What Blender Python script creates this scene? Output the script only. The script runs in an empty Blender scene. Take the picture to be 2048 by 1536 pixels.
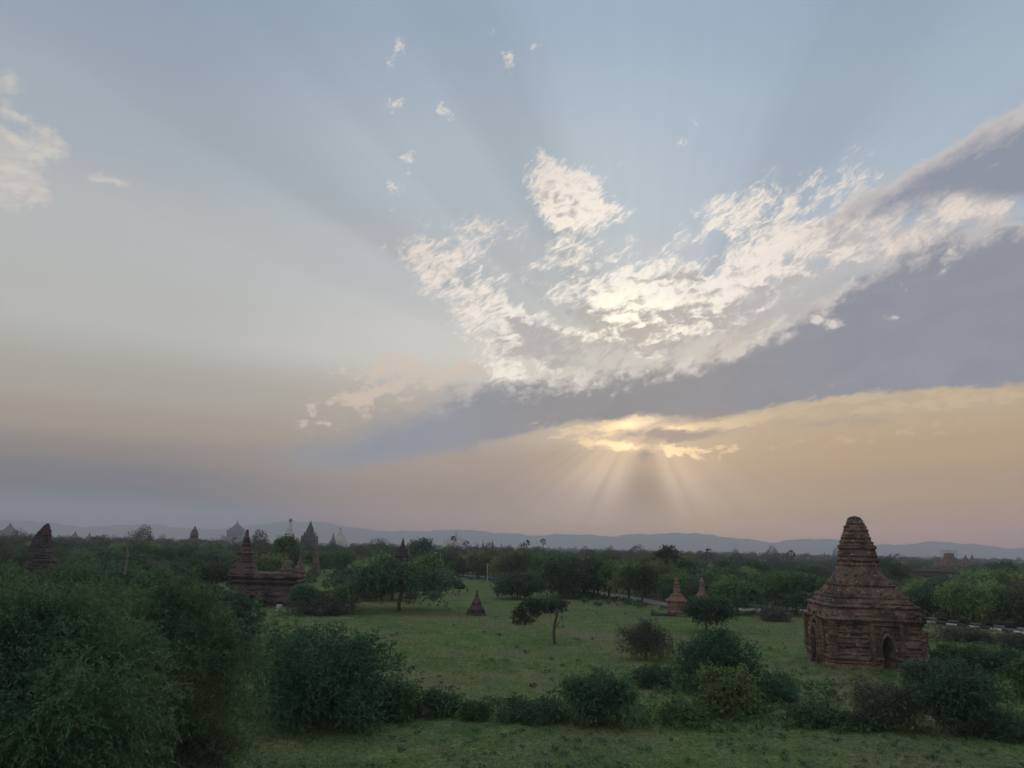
import bpy, bmesh, math, random
import numpy as np
from mathutils import Vector, Matrix
S = bpy.context.scene
COL = S.collection
R = math.radians

# ---------------------------------------------------------------- camera
CAM_H = 11.0                       # standing on a terrace of another temple
PITCH, ROLL, F = R(11.88), R(1.375), 1540.0
fw = Vector((0, math.cos(PITCH), math.sin(PITCH)))
up0 = Vector((0, -math.sin(PITCH), math.cos(PITCH)))
rt0 = Vector((1, 0, 0))
cr = rt0 * math.cos(ROLL) + up0 * math.sin(ROLL)
cu = up0 * math.cos(ROLL) - rt0 * math.sin(ROLL)
cam = bpy.data.cameras.new("camera")
cam.sensor_width = 36.0
cam.lens = 36.0 * F / 2048
cam.clip_start, cam.clip_end = 0.2, 40000
co = bpy.data.objects.new("camera", cam)
COL.objects.link(co)
M = Matrix.Identity(4)
for i in range(3):
    M[i][0], M[i][1], M[i][2] = cr[i], cu[i], -fw[i]
M[2][3] = CAM_H
co.matrix_world = M
S.camera = co

def ray(px, py):
    """view direction of a photo pixel (2048 x 1536)"""
    return (fw + cr * ((px - 1024) / F) - cu * ((py - 768) / F)).normalized()
def azel(px, py):
    d = ray(px, py)
    return math.degrees(math.atan2(d.x, d.y)), math.degrees(math.asin(d.z))

S.view_settings.view_transform = 'Standard'
S.view_settings.look = 'None'
S.view_settings.exposure = 0.0
S.view_settings.gamma = 1.0
S.render.engine = 'CYCLES'
S.cycles.use_denoising = True
S.cycles.max_bounces = 5
S.cycles.diffuse_bounces = 3
S.cycles.transmission_bounces = 3
S.cycles.transparent_max_bounces = 6
S.cycles.volume_bounces = 0
S.cycles.adaptive_threshold = 0.02

HAZE_DENS, HAZE_TOP, HAZE_R, HAZE_COL, HAZE_ON = 0.00024, 365.0, 10500.0, (0.200, 0.217, 0.244), True

# ---------------------------------------------------------------- sun
sd = ray(1286, 812)                # the sun behind the cloud bank
SUN_AZ, SUN_EL = math.atan2(sd.x, sd.y), math.asin(sd.z)
sl = bpy.data.lights.new("sun", 'SUN')
sl.energy = 1.3
sl.angle = R(12)
sl.color = (1.0, 0.83, 0.64)
so = bpy.data.objects.new("sun", sl)
so.rotation_euler = (-sd).to_track_quat('-Z', 'Y').to_euler()
so.location = (0, 0, 60)
COL.objects.link(so)

# ---------------------------------------------------------------- sky (world)
W = bpy.data.worlds.new("World")
S.world = W
W.use_nodes = True
T = W.node_tree
T.nodes.clear()
def node(kind, **kw):
    n = T.nodes.new(kind)
    for k, v in kw.items():
        setattr(n, k, v)
    return n
def plug(inp, v):
    if isinstance(v, Q): T.links.new(v.s, inp)
    elif hasattr(v, 'is_output'): T.links.new(v, inp)
    else: inp.default_value = v
class Q:
    """a socket with arithmetic"""
    def __init__(self, s): self.s = s
    def __add__(a, b): return mth('ADD', a, b)
    def __radd__(a, b): return mth('ADD', b, a)
    def __sub__(a, b): return mth('SUBTRACT', a, b)
    def __rsub__(a, b): return mth('SUBTRACT', b, a)
    def __mul__(a, b): return mth('MULTIPLY', a, b)
    def __rmul__(a, b): return mth('MULTIPLY', b, a)
    def __rtruediv__(a, b): return mth('DIVIDE', b, a)
    def __truediv__(a, b): return mth('DIVIDE', a, b)
def mth(op, *a, clamp=False):
    n = node('ShaderNodeMath', operation=op, use_clamp=clamp)
    for i, v in enumerate(a): plug(n.inputs[i], v)
    return Q(n.outputs[0])
def step(v, a, b):                 # smooth 0..1 between a and b
    n = node('ShaderNodeMapRange', interpolation_type='SMOOTHSTEP')
    plug(n.inputs['Value'], v); plug(n.inputs['From Min'], a); plug(n.inputs['From Max'], b)
    return Q(n.outputs[0])
def curve(v, pts, lo, hi, olo, ohi):   # free curve through pts (x, y)
    n = node('ShaderNodeFloatCurve')
    c = n.mapping.curves[0]
    pts = sorted(pts)
    P = [((x - lo) / (hi - lo), (y - olo) / (ohi - olo)) for x, y in pts]
    while len(c.points) < len(P): c.points.new(0.5, 0.5)
    for p, q in zip(c.points, P): p.location = q
    n.mapping.update()
    plug(n.inputs['Value'], (v - lo) / (hi - lo))
    return Q(n.outputs[0]) * (ohi - olo) + olo
def rgb(r, g, b):
    f = lambda c: (c / 255 / 12.92) if c / 255 < .04045 else ((c / 255 + .055) / 1.055) ** 2.4
    return (f(r), f(g), f(b), 1)
def cmix(f, a, b):
    n = node('ShaderNodeMix', data_type='RGBA')
    plug(n.inputs[0], f); plug(n.inputs[6], a); plug(n.inputs[7], b)
    return Q(n.outputs[2])
def cadd(a, b, f=1.0):
    n = node('ShaderNodeMix', data_type='RGBA', blend_type='ADD', clamp_result=False)
    plug(n.inputs[0], f); plug(n.inputs[6], a); plug(n.inputs[7], b)
    return Q(n.outputs[2])
def ramp(v, stops, lo, hi):
    n = node('ShaderNodeValToRGB')
    e = n.color_ramp.elements
    n.color_ramp.interpolation = 'EASE'
    while len(e) < len(stops): e.new(0.5)
    for q, (x, c) in zip(e, sorted(stops)):
        q.position = (x - lo) / (hi - lo); q.color = rgb(*c)
    plug(n.inputs[0], (v - lo) / (hi - lo))
    return Q(n.outputs[0])
def mapping(vec, loc, rot, scale, kind='TEXTURE'):
    n = node('ShaderNodeMapping', vector_type=kind)
    plug(n.inputs[0], vec)
    n.inputs['Location'].default_value = (loc[0], loc[1], 0)
    n.inputs['Rotation'].default_value = (0, 0, R(rot))
    n.inputs['Scale'].default_value = (scale[0], scale[1], 1)
    return Q(n.outputs[0])
def noise(vec, scale, detail=6, rough=0.55, lac=2.0, dist=0.0, col=False):
    n = node('ShaderNodeTexNoise', noise_dimensions='2D')
    plug(n.inputs['Vector'], vec)
    n.inputs['Scale'].default_value = scale
    n.inputs['Detail'].default_value = detail
    n.inputs['Roughness'].default_value = rough
    n.inputs['Lacunarity'].default_value = lac
    n.inputs['Distortion'].default_value = dist
    return Q(n.outputs['Color' if col else 'Fac'])
def vadd(a, b):
    n = node('ShaderNodeVectorMath', operation='ADD'); plug(n.inputs[0], a); plug(n.inputs[1], b); return Q(n.outputs[0])
def vscale(a, k, off=0.5):
    n = node('ShaderNodeVectorMath', operation='SUBTRACT'); plug(n.inputs[0], a); n.inputs[1].default_value = (off,) * 3
    m = node('ShaderNodeVectorMath', operation='SCALE'); T.links.new(n.outputs[0], m.inputs[0]); m.inputs['Scale'].default_value = k
    return Q(m.outputs[0])
PXD = 0.0372                       # degrees per photo pixel
def blobs(vec, items):
    """sum of soft ellipses given as px, py, rx, ry, rotation, weight"""
    tot = None
    for (px, py, rx, ry, rot, w) in items:
        a, e = azel(px, py)
        v = mapping(vec, (a, e), rot - 1.4, (rx * PXD, ry * PXD))
        g = node('ShaderNodeTexGradient', gradient_type='SPHERICAL')
        plug(g.inputs[0], v)
        t = Q(g.outputs['Fac'])
        tot = t * w if tot is None else mth('MULTIPLY_ADD', t, w, tot)
    return tot

tc = node('ShaderNodeTexCoord')
nd = node('ShaderNodeVectorMath', operation='NORMALIZE')
T.links.new(tc.outputs['Generated'], nd.inputs[0])
D = Q(nd.outputs[0])
sx = node('ShaderNodeSeparateXYZ'); plug(sx.inputs[0], D)
az = mth('ARCTAN2', Q(sx.outputs[0]), Q(sx.outputs[1])) * 57.29578
el = mth('ARCSINE', Q(sx.outputs[2])) * 57.29578
cx = node('ShaderNodeCombineXYZ'); plug(cx.inputs[0], az); plug(cx.inputs[1], el)
P = Q(cx.outputs[0])
# angle round the sun and distance from it
e1 = Vector((math.cos(SUN_AZ), -math.sin(SUN_AZ), 0))
e2 = e1.cross(sd)
e2 = e2 if e2.z > 0 else -e2
def dot(v):
    n = node('ShaderNodeVectorMath', operation='DOT_PRODUCT'); plug(n.inputs[0], D); n.inputs[1].default_value = v
    return Q(n.outputs['Value'])
th = mth('ARCTAN2', dot(e2), dot(e1)) * 57.29578
sdist = mth('ARCCOSINE', mth('MINIMUM', dot(sd), 1.0)) * 57.29578

# clear-air gradient, brightened overhead out of view to light the foreground: colour against elevation to the left, ahead and to the right
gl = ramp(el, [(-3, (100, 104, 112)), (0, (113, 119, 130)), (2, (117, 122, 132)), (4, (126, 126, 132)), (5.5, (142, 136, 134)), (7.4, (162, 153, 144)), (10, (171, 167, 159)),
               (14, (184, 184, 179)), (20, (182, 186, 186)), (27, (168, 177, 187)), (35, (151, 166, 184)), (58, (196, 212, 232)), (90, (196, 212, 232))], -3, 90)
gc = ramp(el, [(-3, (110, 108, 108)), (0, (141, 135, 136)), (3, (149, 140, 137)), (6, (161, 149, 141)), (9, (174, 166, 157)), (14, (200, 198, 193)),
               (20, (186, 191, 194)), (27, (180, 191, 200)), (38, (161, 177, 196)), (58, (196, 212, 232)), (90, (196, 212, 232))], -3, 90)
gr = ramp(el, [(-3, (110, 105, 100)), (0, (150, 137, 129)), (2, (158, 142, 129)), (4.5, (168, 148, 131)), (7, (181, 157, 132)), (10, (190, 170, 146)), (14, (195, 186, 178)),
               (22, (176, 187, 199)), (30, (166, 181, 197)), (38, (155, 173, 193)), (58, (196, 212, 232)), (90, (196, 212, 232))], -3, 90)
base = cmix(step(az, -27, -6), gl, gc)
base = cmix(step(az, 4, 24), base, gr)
back = ramp(el, [(-5, (95, 98, 102)), (0, (180, 184, 188)), (12, (225, 228, 230)), (40, (218, 228, 240)), (90, (196, 212, 232))], -5, 90)  # unseen sky behind the camera, brightened as fill for the dark foreground
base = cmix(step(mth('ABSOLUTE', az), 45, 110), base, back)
nis = node('ShaderNodeTexSky', sky_type='NISHITA', sun_disc=False)
nis.sun_elevation, nis.sun_rotation = SUN_EL, SUN_AZ
nis.air_density, nis.dust_density, nis.ozone_density = 1.0, 3.0, 1.5
nsc = node('ShaderNodeVectorMath', operation='SCALE'); T.links.new(nis.outputs[0], nsc.inputs[0]); nsc.inputs['Scale'].default_value = 0.012
base = cmix(0.08, base, Q(nsc.outputs[0]))

# warm light through the haze round the sun
glow = step(sdist, 26, 0)
base = cadd(base, (0.035, 0.025, 0.012, 1), glow * glow)
# crepuscular rays
jit = noise(mapping(P, (0, 0), 0, (6, 6)), 1.0, 2, 0.5)
wob = th
rays = curve(wob, [(-180, .5), (-165, .5), (-150, .50), (-138, .56), (-128, .63), (-121, .68), (-117, .61), (-111, .70), (-105, .60), (-98, .51), (-90, .46),
                   (-82, .50), (-75, .61), (-70, .70), (-65, .66), (-60, .68), (-50, .60), (-38, .57), (-25, .54), (-5, .5), (15, .5), (30, .47), (38, .52), (45, .57),
                   (52, .46), (58, .43), (66, .52), (73, .60), (82, .61), (92, .62), (101, .59), (107, .50), (112, .41), (117, .38), (121, .43), (126, .47), (131, .45),
                   (137, .50), (142, .45), (146, .39), (148.5, .43), (151, .55), (156, .54), (161, .58), (166, .55), (170, .55), (174, .5), (180, .5)], -180, 180, 0, 1)
fine = noise(mapping(mth('MULTIPLY', th, 0.16), (0, 0), 0, (1, 1)), 1.0, 3, 0.6)
rfall = step(sdist, 2.0, 7) * step(sdist, 62, 12)
lowray = step(th, -20, -40) * step(th, -170, -150)
fine2 = noise(mapping(mth('MULTIPLY', th, 0.55), (0, 0), 0, (1, 1)), 1.0, 2, 0.5)
gain = (rays - 0.5 + (fine - 0.5) * 0.12 + (fine2 - 0.5) * 0.03) * rfall
gain_up = gain * step(el, 8, 13)
base_up = node('ShaderNodeVectorMath', operation='SCALE'); plug(base_up.inputs[0], base); plug(base_up.inputs['Scale'], 1.0 + gain_up * 0.85)
base = Q(base_up.outputs[0])

# shared noises
warp = vscale(noise(P, 0.22, 2, 0.5, col=True), 3.0)
warp2 = vscale(noise(mapping(P, (0, 0), 25, (1.6, 0.8)), 0.8, 3, 0.5, col=True), 0.9)
Pw = vadd(vadd(P, warp), warp2)
streak = noise(mapping(vadd(P, warp2), (0, 0), 28, (2.2, 0.62)), 0.62, 6, 0.60)
streak2 = noise(mapping(vadd(P, warp2), (0, 0), 8, (2.6, 0.7)), 0.75, 6, 0.62)
puff = noise(mapping(vadd(P, warp2), (0, 0), 20, (1.2, 0.8)), 1.3, 5, 0.58)

# how strongly the sun lights a cloud here
a1, el1 = azel(1245, 640)
near = blobs(P, [(1245, 640, 560, 420, 20, 1.0)])
core = blobs(P, [(1240, 640, 150, 80, 5, 1.0), (1340, 655, 130, 60, 15, .8), (1150, 430, 120, 90, 0, .35)])
lit = cmix(near, rgb(226, 214, 204), rgb(255, 248, 236))
lit = cadd(lit, (0.30, 0.24, 0.10, 1), core)

# high lit clouds round the sun, broken into streaks
field = blobs(Pw, [(1125, 385, 115, 85, -20, 1.7), (1165, 420, 90, 60, -10, 1.3), (1235, 425, 60, 28, -15, 1.0), (965, 475, 120, 60, 15, 1.0), (850, 525, 100, 75, -35, .9), (930, 565, 140, 85, -25, .85),
                   (1000, 640, 120, 110, -50, .85), (1130, 490, 100, 60, 25, .75), (1230, 580, 280, 120, 0, .85), (1380, 560, 280, 110, 15, .85), (1500, 520, 240, 90, 25, .8),
                   (1500, 405, 170, 65, 18, .9), (1400, 445, 110, 45, 25, .7), (1640, 400, 190, 75, 30, .9), (1680, 480, 190, 70, 22, .8), (1850, 430, 220, 70, 20, .9), (1990, 425, 160, 50, 14, .9),
                   (1090, 700, 210, 80, -18, .85), (1260, 650, 240, 100, 0, .95), (1420, 640, 220, 85, 20, .95), (1560, 590, 180, 60, 30, .8), (1030, 740, 140, 32, 5, .8)])
strk3 = noise(mapping(vadd(P, warp2), (0, 0), 34, (1.8, 0.5)), 2.2, 5, 0.62)
fcut = field + (streak - 0.5) * 1.5 + (puff - 0.5) * 1.1 + (strk3 - 0.5) * 1.5
fden = step(fcut, 0.26, 1.15) * step(field, 0.0, 0.30)
grey = blobs(vadd(P, warp2), [(1150, 625, 90, 34, -8, .9), (1185, 655, 70, 26, -20, .8), (1290, 632, 80, 22, 0, .6), (1090, 690, 130, 32, -30, .9), (1350, 553, 70, 26, 0, .8), (1275, 662, 75, 24, 0, 1.1),
               (1060, 672, 70, 20, -25, .6), (1370, 632, 80, 28, 20, .7), (1180, 705, 170, 36, -18, 1.0), (1480, 620, 120, 26, 25, .6), (1560, 560, 120, 26, 25, .5), (1730, 460, 130, 26, 22, .7), (1250, 700, 150, 30, 0, .8), (1120, 715, 240, 50, -14, .9), (1350, 695, 220, 42, 14, .8), (1560, 615, 220, 46, 27, .8), (1720, 540, 200, 36, 24, .8)])
fthick = step(field * 0.25 + (streak2 - 0.5) * 2.0 + (puff - 0.5) * 1.4 + grey * 0.9, 0.30, 0.95)
veil = blobs(Pw, [(1800, 445, 380, 95, 17, .9), (1560, 520, 330, 110, 24, .6), (1990, 430, 220, 80, 12, .7)])
base = cmix(step(veil + (streak2 - .5) * .6, .05, .75) * .75, base, rgb(193, 187, 184))
body = cmix(near, rgb(184, 182, 184), rgb(160, 153, 150))
fcol = cmix(fthick * 0.85, lit, body)
sky = cmix(fden * (0.70 + strk3 * 0.45), base, fcol)

# pale warm clouds low on the left of the bank
low = blobs(Pw, [(790, 748, 150, 36, 0, 1.0), (880, 755, 60, 30, 20, .8), (730, 800, 150, 34, 8, .85), (640, 850, 110, 40, -10, .5), (975, 745, 90, 26, 8, .8)])
lcut = low + (streak2 - 0.5) * 1.7 + (puff - 0.5) * 1.6
sky = cmix(step(lcut, 0.25, 0.70) * step(low, 0.02, 0.25) * 0.75, sky, rgb(206, 191, 176))

# small wisps and the clouds at the far left
wl = [(800, 92, 22, 18, 40, 1), (783, 122, 20, 26, 0, .7), (1018, 120, 20, 36, 20, 1), (1070, 92, 22, 12, 30, .8), (985, 68, 16, 10, 40, .6), (792, 207, 36, 17, 20, .9),
      (890, 222, 36, 18, -25, 1), (740, 219, 12, 12, 0, .6), (816, 314, 24, 18, 10, 1.2), (818, 345, 12, 10, 0, .7), (788, 375, 26, 18, -10, 1), (1083, 313, 30, 20, 0, 1.2),
      (1106, 323, 14, 14, 0, .9), (1391, 245, 14, 8, -10, .9), (1363, 284, 24, 10, 10, .8), (785, 420, 18, 7, 5, .8), (1240, 328, 10, 7, 0, .6), (765, 497, 16, 12, 0, .7),
      (905, 648, 20, 10, 0, .6), (925, 668, 30, 12, -30, .7)]
wi = blobs(vadd(P, vscale(noise(P, 1.6, 4, 0.6, col=True), 1.3)), wl)
wcut = wi + (noise(mapping(P, (0, 0), 32, (1.3, 0.5)), 2.2, 6, 0.6) - 0.5) * 1.6
sky = cmix(step(wcut, 0.25, 1.1) * step(wi, 0.0, 0.25) * 0.85, sky, cmix(near, rgb(220, 214, 206), rgb(246, 238, 226)))
lc = blobs(vadd(P, vscale(noise(P, 0.7, 5, 0.6, col=True), 1.6)), [(8, 330, 90, 75, -35, 1.3), (60, 372, 80, 26, -22, .9), (105, 292, 50, 40, 0, .8), (218, 358, 55, 20, -4, .9), (12, 168, 50, 34, 0, .8),
                 (40, 232, 80, 20, -12, .7), (-90, 300, 150, 90, -20, 1.4), (85, 470, 40, 14, 0, .3)])
lcc = lc + (puff - 0.5) * 0.8
sky = cmix(step(lcc, 0.2, 0.75) * step(lc, 0.02, 0.2) * 0.85, sky, cmix(step(streak2, .4, .6), rgb(205, 200, 192), rgb(190, 186, 184)))

# the long grey cloud bank and the darker wing above it on the right
def edge(pts):
    q = [azel(*p) for p in pts]
    return curve(az, q, -42, 48, -2, 40)
wv = (noise(mapping(vadd(P, warp2), (0, 0), 18, (1.5, 0.8)), 0.55, 8, 0.62) - 0.5)
top = edge([(-400, 930), (300, 925), (560, 905), (640, 885), (720, 858), (800, 830), (890, 788), (960, 765), (1050, 752), (1150, 748), (1250, 738), (1350, 722), (1450, 698),
            (1550, 652), (1640, 600), (1720, 552), (1800, 505), (1900, 470), (2048, 432), (2600, 300)])
bot = edge([(-400, 930), (300, 930), (560, 935), (680, 943), (780, 928), (900, 905), (1050, 868), (1150, 846), (1300, 836), (1400, 838), (1480, 832), (1600, 808), (1750, 790),
            (1900, 780), (2048, 772), (2600, 750)])
dt = top - el + wv * 2.6 + (puff - 0.5) * 1.6           # degrees below the top edge
soft = step(az, 4, -13) * 0.8     # the bank is vaguer towards its left end
db = el - bot + wv * 0.9 + (puff - 0.5) * 0.5
bank = step(dt, -0.55 - soft, 1.15 + soft) * step(db, -0.12 - soft * 0.7, 0.34 + soft * 0.9) * step(az, -21, -13)
bcol = cmix(step(az, -8, 6), rgb(142, 146, 154), rgb(147, 144, 146))
bcol = cmix(step(az, 10, 27), bcol, rgb(141, 144, 154))
btex = noise(mapping(Pw, (0, 0), 14, (3.2, 1.0)), 0.5, 6, 0.55)
bsc = node('ShaderNodeVectorMath', operation='SCALE'); plug(bsc.inputs[0], bcol); plug(bsc.inputs['Scale'], 0.89 + btex * 0.22)
bcol = Q(bsc.outputs[0])
rim = step(dt, 1.7, 0.15) * step(az, -9, 0) * step(noise(mapping(P, (0, 0), 25, (1.6, 0.9)), 0.7, 6, 0.6), 0.36, 0.60)
bcol = cmix(rim * (0.55 + near * 0.35), bcol, lit)
# lit patches inside the bank
pt = blobs(Pw, [(1610, 640, 110, 32, -8, 1), (1790, 644, 70, 14, 0, .8), (1820, 580, 60, 30, -15, .7), (1540, 655, 60, 20, 20, .7), (1265, 715, 90, 22, 0, 1.0), (1330, 708, 60, 18, 10, .9),
                (1100, 800, 60, 12, 0, .7), (1150, 735, 90, 22, -30, .9), (1700, 560, 150, 22, 24, .8), (1900, 520, 160, 20, 16, .7), (1450, 690, 120, 18, 14, .8)])
pcut = pt + (puff - 0.5) * 1.5
bcol = cmix(step(pcut, 0.42, 0.95) * step(pt, 0.05, 0.3) * 0.7, bcol, lit)
sky = cmix(bank * 0.97, sky, bcol)
wt = edge([(-400, 1100), (1400, 700), (1600, 470), (1700, 398), (1780, 348), (1870, 292), (1960, 240), (2048, 195), (2600, -150)])
wb = edge([(-400, 1100), (1400, 720), (1600, 500), (1700, 462), (1780, 432), (1870, 412), (1960, 405), (2048, 400), (2600, 300)])
wt_d = wt - el + wv * 2.4
wing = step(wt_d, 0.0, 0.8) * step(el - wb + wv * 2.6, -0.5, 1.2) * step(az, 20, 26)
wcol = cmix(step(wt_d, 2.0, 0.2) * 0.9, rgb(140, 145, 160), rgb(206, 198, 192))
wcol = cmix(step(noise(mapping(Pw, (0, 0), 24, (2.6, 0.7)), 0.6, 6, 0.55), 0.52, 0.75) * 0.6, wcol, rgb(186, 178, 178))
sky = cmix(wing * 0.95, sky, wcol)

# lit breaks under the bank, then the beams falling from them
br = blobs(vadd(P, vscale(noise(P, 1.3, 4, 0.6, col=True), 0.9)), [(1190, 862, 130, 22, 8, .9), (1245, 845, 60, 14, 14, 1.3), (1290, 836, 45, 7, 6, 1.0), (1120, 850, 90, 22, 0, .5), (1180, 886, 110, 14, -3, 1.0),
              (1260, 893, 60, 12, -6, 1.2), (1355, 855, 70, 10, 6, 1.2), (1440, 848, 110, 16, 10, .9), (1500, 838, 140, 18, 14, .8), (1330, 892, 60, 18, -20, 1.1), (1390, 905, 110, 20, 0, .7),
              (1620, 806, 190, 16, 9, .9), (1800, 788, 200, 14, 4, .7), (1980, 778, 160, 12, 4, .6), (1560, 890, 220, 22, 4, .5), (1780, 870, 220, 20, 2, .35), (1680, 764, 40, 7, 8, .8), (1760, 818, 280, 16, 5, .8), (1960, 800, 220, 14, 3, .8), (1650, 846, 260, 14, 5, .55), (1900, 850, 220, 16, 2, .45)])
bn = noise(mapping(vadd(P, warp2), (0, 0), 6, (2.2, 0.8)), 1.5, 8, 0.64)
bcut = br + (bn - 0.5) * 3.2
bd = step(bcut, 0.38, 1.0) * step(br, 0.03, 0.25)
under = blobs(P, [(1330, 900, 330, 110, 0, 1.0)])
sky = cmix(bd * (0.45 + under * 0.45), sky, cmix(under, rgb(206, 184, 156), rgb(252, 222, 172)))
gb = blobs(P, [(1235, 872, 330, 120, 4, .8), (1180, 940, 260, 130, 30, .35), (1420, 930, 260, 120, -25, .35)])
sky = cadd(sky, (0.20, 0.125, 0.05, 1), gb * gb * step(el - bot, 0.15, -0.35))
dk = blobs(vadd(P, warp2), [(1325, 872, 75, 22, 0, .9), (1400, 868, 90, 18, 5, .8), (1620, 845, 190, 20, 3, .45), (1800, 838, 160, 16, 2, .3), (1255, 872, 40, 10, 20, .6), (1290, 905, 45, 30, 0, .7), (1430, 830, 160, 14, 8, .7)])
sky = cadd(sky, (0.55, 0.42, 0.20, 1), blobs(vadd(P, warp2), [(1262, 846, 75, 16, 12, 1.0), (1235, 892, 90, 12, -4, .5), (1345, 856, 60, 8, 5, .4)]))
sky = cmix(step(dk + (bn - .5) * .9, .15, .75) * step(dk, .02, .2) * 0.75, sky, rgb(160, 145, 140))
beam = (gain - rfall * 0.06) * step(el, 8.6, 6.6) * step(el, 0.2, 5.5) * lowray
bm = node('ShaderNodeVectorMath', operation='SCALE'); plug(bm.inputs[0], sky); plug(bm.inputs['Scale'], 1.0 + beam * (1.25 + step(sdist, 10, 2.5) * 1.5))
sky = Q(bm.outputs[0])
# what the near haze will take from and add to the sky is allowed for here
if HAZE_ON:
    path = mth('MINIMUM', HAZE_TOP / mth('MAXIMUM', Q(sx.outputs[2]), 0.001), HAZE_R / mth('MAXIMUM', mth('ABSOLUTE', Q(sx.outputs[0])), mth('ABSOLUTE', Q(sx.outputs[1]))))
    tr = mth('EXPONENT', mth('MINIMUM', path, 12000.0) * (-HAZE_DENS))
    hz = node('ShaderNodeVectorMath', operation='SCALE'); hz.inputs[0].default_value = HAZE_COL; plug(hz.inputs['Scale'], 1.0 - tr)
    sb = node('ShaderNodeVectorMath', operation='SUBTRACT'); plug(sb.inputs[0], sky); T.links.new(hz.outputs[0], sb.inputs[1])
    mx = node('ShaderNodeVectorMath', operation='MAXIMUM'); T.links.new(sb.outputs[0], mx.inputs[0]); mx.inputs[1].default_value = (0.02, 0.02, 0.02)
    dv = node('ShaderNodeVectorMath', operation='SCALE'); T.links.new(mx.outputs[0], dv.inputs[0]); plug(dv.inputs['Scale'], 1.0 / tr)
    sky = Q(dv.outputs[0])
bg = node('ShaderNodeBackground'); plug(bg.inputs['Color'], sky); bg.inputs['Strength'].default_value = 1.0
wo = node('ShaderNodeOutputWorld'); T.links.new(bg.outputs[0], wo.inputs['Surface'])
W.cycles.sampling_method = 'MANUAL'
W.cycles.sample_map_resolution = 512

# ================================================================ helpers
rnd = random.Random(7)
def ground_hit(px, py):
    d = ray(px, py); t = -CAM_H / d.z
    return d.x * t, d.y * t
def at(px, dist):
    """ground point in the direction of a photo column, dist metres ahead (along Y), near the horizon"""
    d = ray(px, 1090 + 0.024 * (px - 1024))
    return d.x / d.y * dist, dist
def zat(px, py, y):
    """height of the point seen at a pixel when it is y metres ahead"""
    d = ray(px, py)
    return CAM_H + d.z / d.y * y
def mpp(y): return y / (F * 0.985)         # metres per photo pixel

def mat(name, rough=0.9, spec=0.15):
    m = bpy.data.materials.new(name); m.use_nodes = True
    t = m.node_tree; b = t.nodes['Principled BSDF']
    b.inputs['Roughness'].default_value = rough
    b.inputs['Specular IOR Level'].default_value = spec
    return m, t, b
class G:
    """small node graph writer for one material"""
    def __init__(s, t): s.t = t
    def n(s, kind, **kw):
        x = s.t.nodes.new(kind)
        for k, v in kw.items(): setattr(x, k, v)
        return x
    def link(s, a, b): s.t.links.new(a, b)
    def coord(s, which='Object', scale=(1, 1, 1), rot=(0, 0, 0)):
        c = s.n('ShaderNodeTexCoord'); m = s.n('ShaderNodeMapping')
        m.inputs['Scale'].default_value = scale; m.inputs['Rotation'].default_value = rot
        s.link(c.outputs[which], m.inputs[0]); return m.outputs[0]
    def noise(s, vec, scale, detail=5, rough=0.6):
        x = s.n('ShaderNodeTexNoise'); x.inputs['Scale'].default_value = scale
        x.inputs['Detail'].default_value = detail; x.inputs['Roughness'].default_value = rough
        if vec is not None: s.link(vec, x.inputs['Vector'])
        return x.outputs['Fac']
    def ramp(s, fac, stops):
        x = s.n('ShaderNodeValToRGB'); e = x.color_ramp.elements
        while len(e) < len(stops): e.new(0.5)
        for q, (p, c) in zip(e, stops):
            q.position = p; q.color = (c, c, c, 1) if isinstance(c, (int, float)) else tuple(c) + (1,)
        s.link(fac, x.inputs[0]); return x.outputs[0]
    def mix(s, f, a, b, blend='MIX'):
        x = s.n('ShaderNodeMix', data_type='RGBA', blend_type=blend)
        for i, v in ((0, f), (6, a), (7, b)):
            if hasattr(v, 'is_output'): s.link(v, x.inputs[i])
            else: x.inputs[i].default_value = v if i == 0 else tuple(v) + (1,)
        return x.outputs[2]
    def bump(s, h, strength, dist, b):
        x = s.n('ShaderNodeBump'); x.inputs['Strength'].default_value = strength; x.inputs['Distance'].default_value = dist
        s.link(h, x.inputs['Height']); s.link(x.outputs[0], b.inputs['Normal'])

def brick_mat(name, a, b_, dark, pale, pale_amt=0.62, scale=1.0):
    m, t, b = mat(name, 0.95, 0.1); g = G(t)
    v = g.coord('Object')
    course = g.noise(g.coord('Object', (0.5, 0.5, 9.0)), 1.3 * scale, 4, 0.7)
    big = g.noise(v, 0.55 * scale, 5, 0.65)
    fine = g.noise(v, 5.0 * scale, 4, 0.7)
    c = g.mix(g.ramp(course, [(0.36, 0), (0.64, 1)]), a, b_)
    c = g.mix(g.ramp(big, [(0.40, 0), (0.60, 0.85)]), c, dark)
    c = g.mix(g.ramp(fine, [(0.40, 0.55), (0.52, 0)]), c, dark)
    p = g.n('ShaderNodeMath', operation='MULTIPLY')
    g.link(g.noise(g.coord('Object', (1.2, 1.2, 3.2)), 0.9 * scale, 6, 0.7), p.inputs[0]); g.link(g.ramp(fine, [(0.3, 0.7), (0.7, 1.25)]), p.inputs[1])
    c = g.mix(g.ramp(p.outputs[0], [(pale_amt, 0), (pale_amt + 0.10, 0.8)]), c, pale)
    g.link(c, b.inputs['Base Color'])
    g.bump(g.noise(g.coord('Object', (3, 3, 11)), 2.2, 5, 0.75), 0.5, 0.05, b)
    return m
BRICK = brick_mat('old_red_brick', (0.128, 0.078, 0.053), (0.215, 0.134, 0.093), (0.054, 0.041, 0.035), (0.32, 0.275, 0.23), 0.58)
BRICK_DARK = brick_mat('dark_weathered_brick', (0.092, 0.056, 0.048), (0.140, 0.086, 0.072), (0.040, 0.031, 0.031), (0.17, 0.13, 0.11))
BRICK_RED = brick_mat('restored_red_brick', (0.210, 0.118, 0.090), (0.28, 0.158, 0.120), (0.14, 0.082, 0.066), (0.36, 0.27, 0.21), 0.66)
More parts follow.
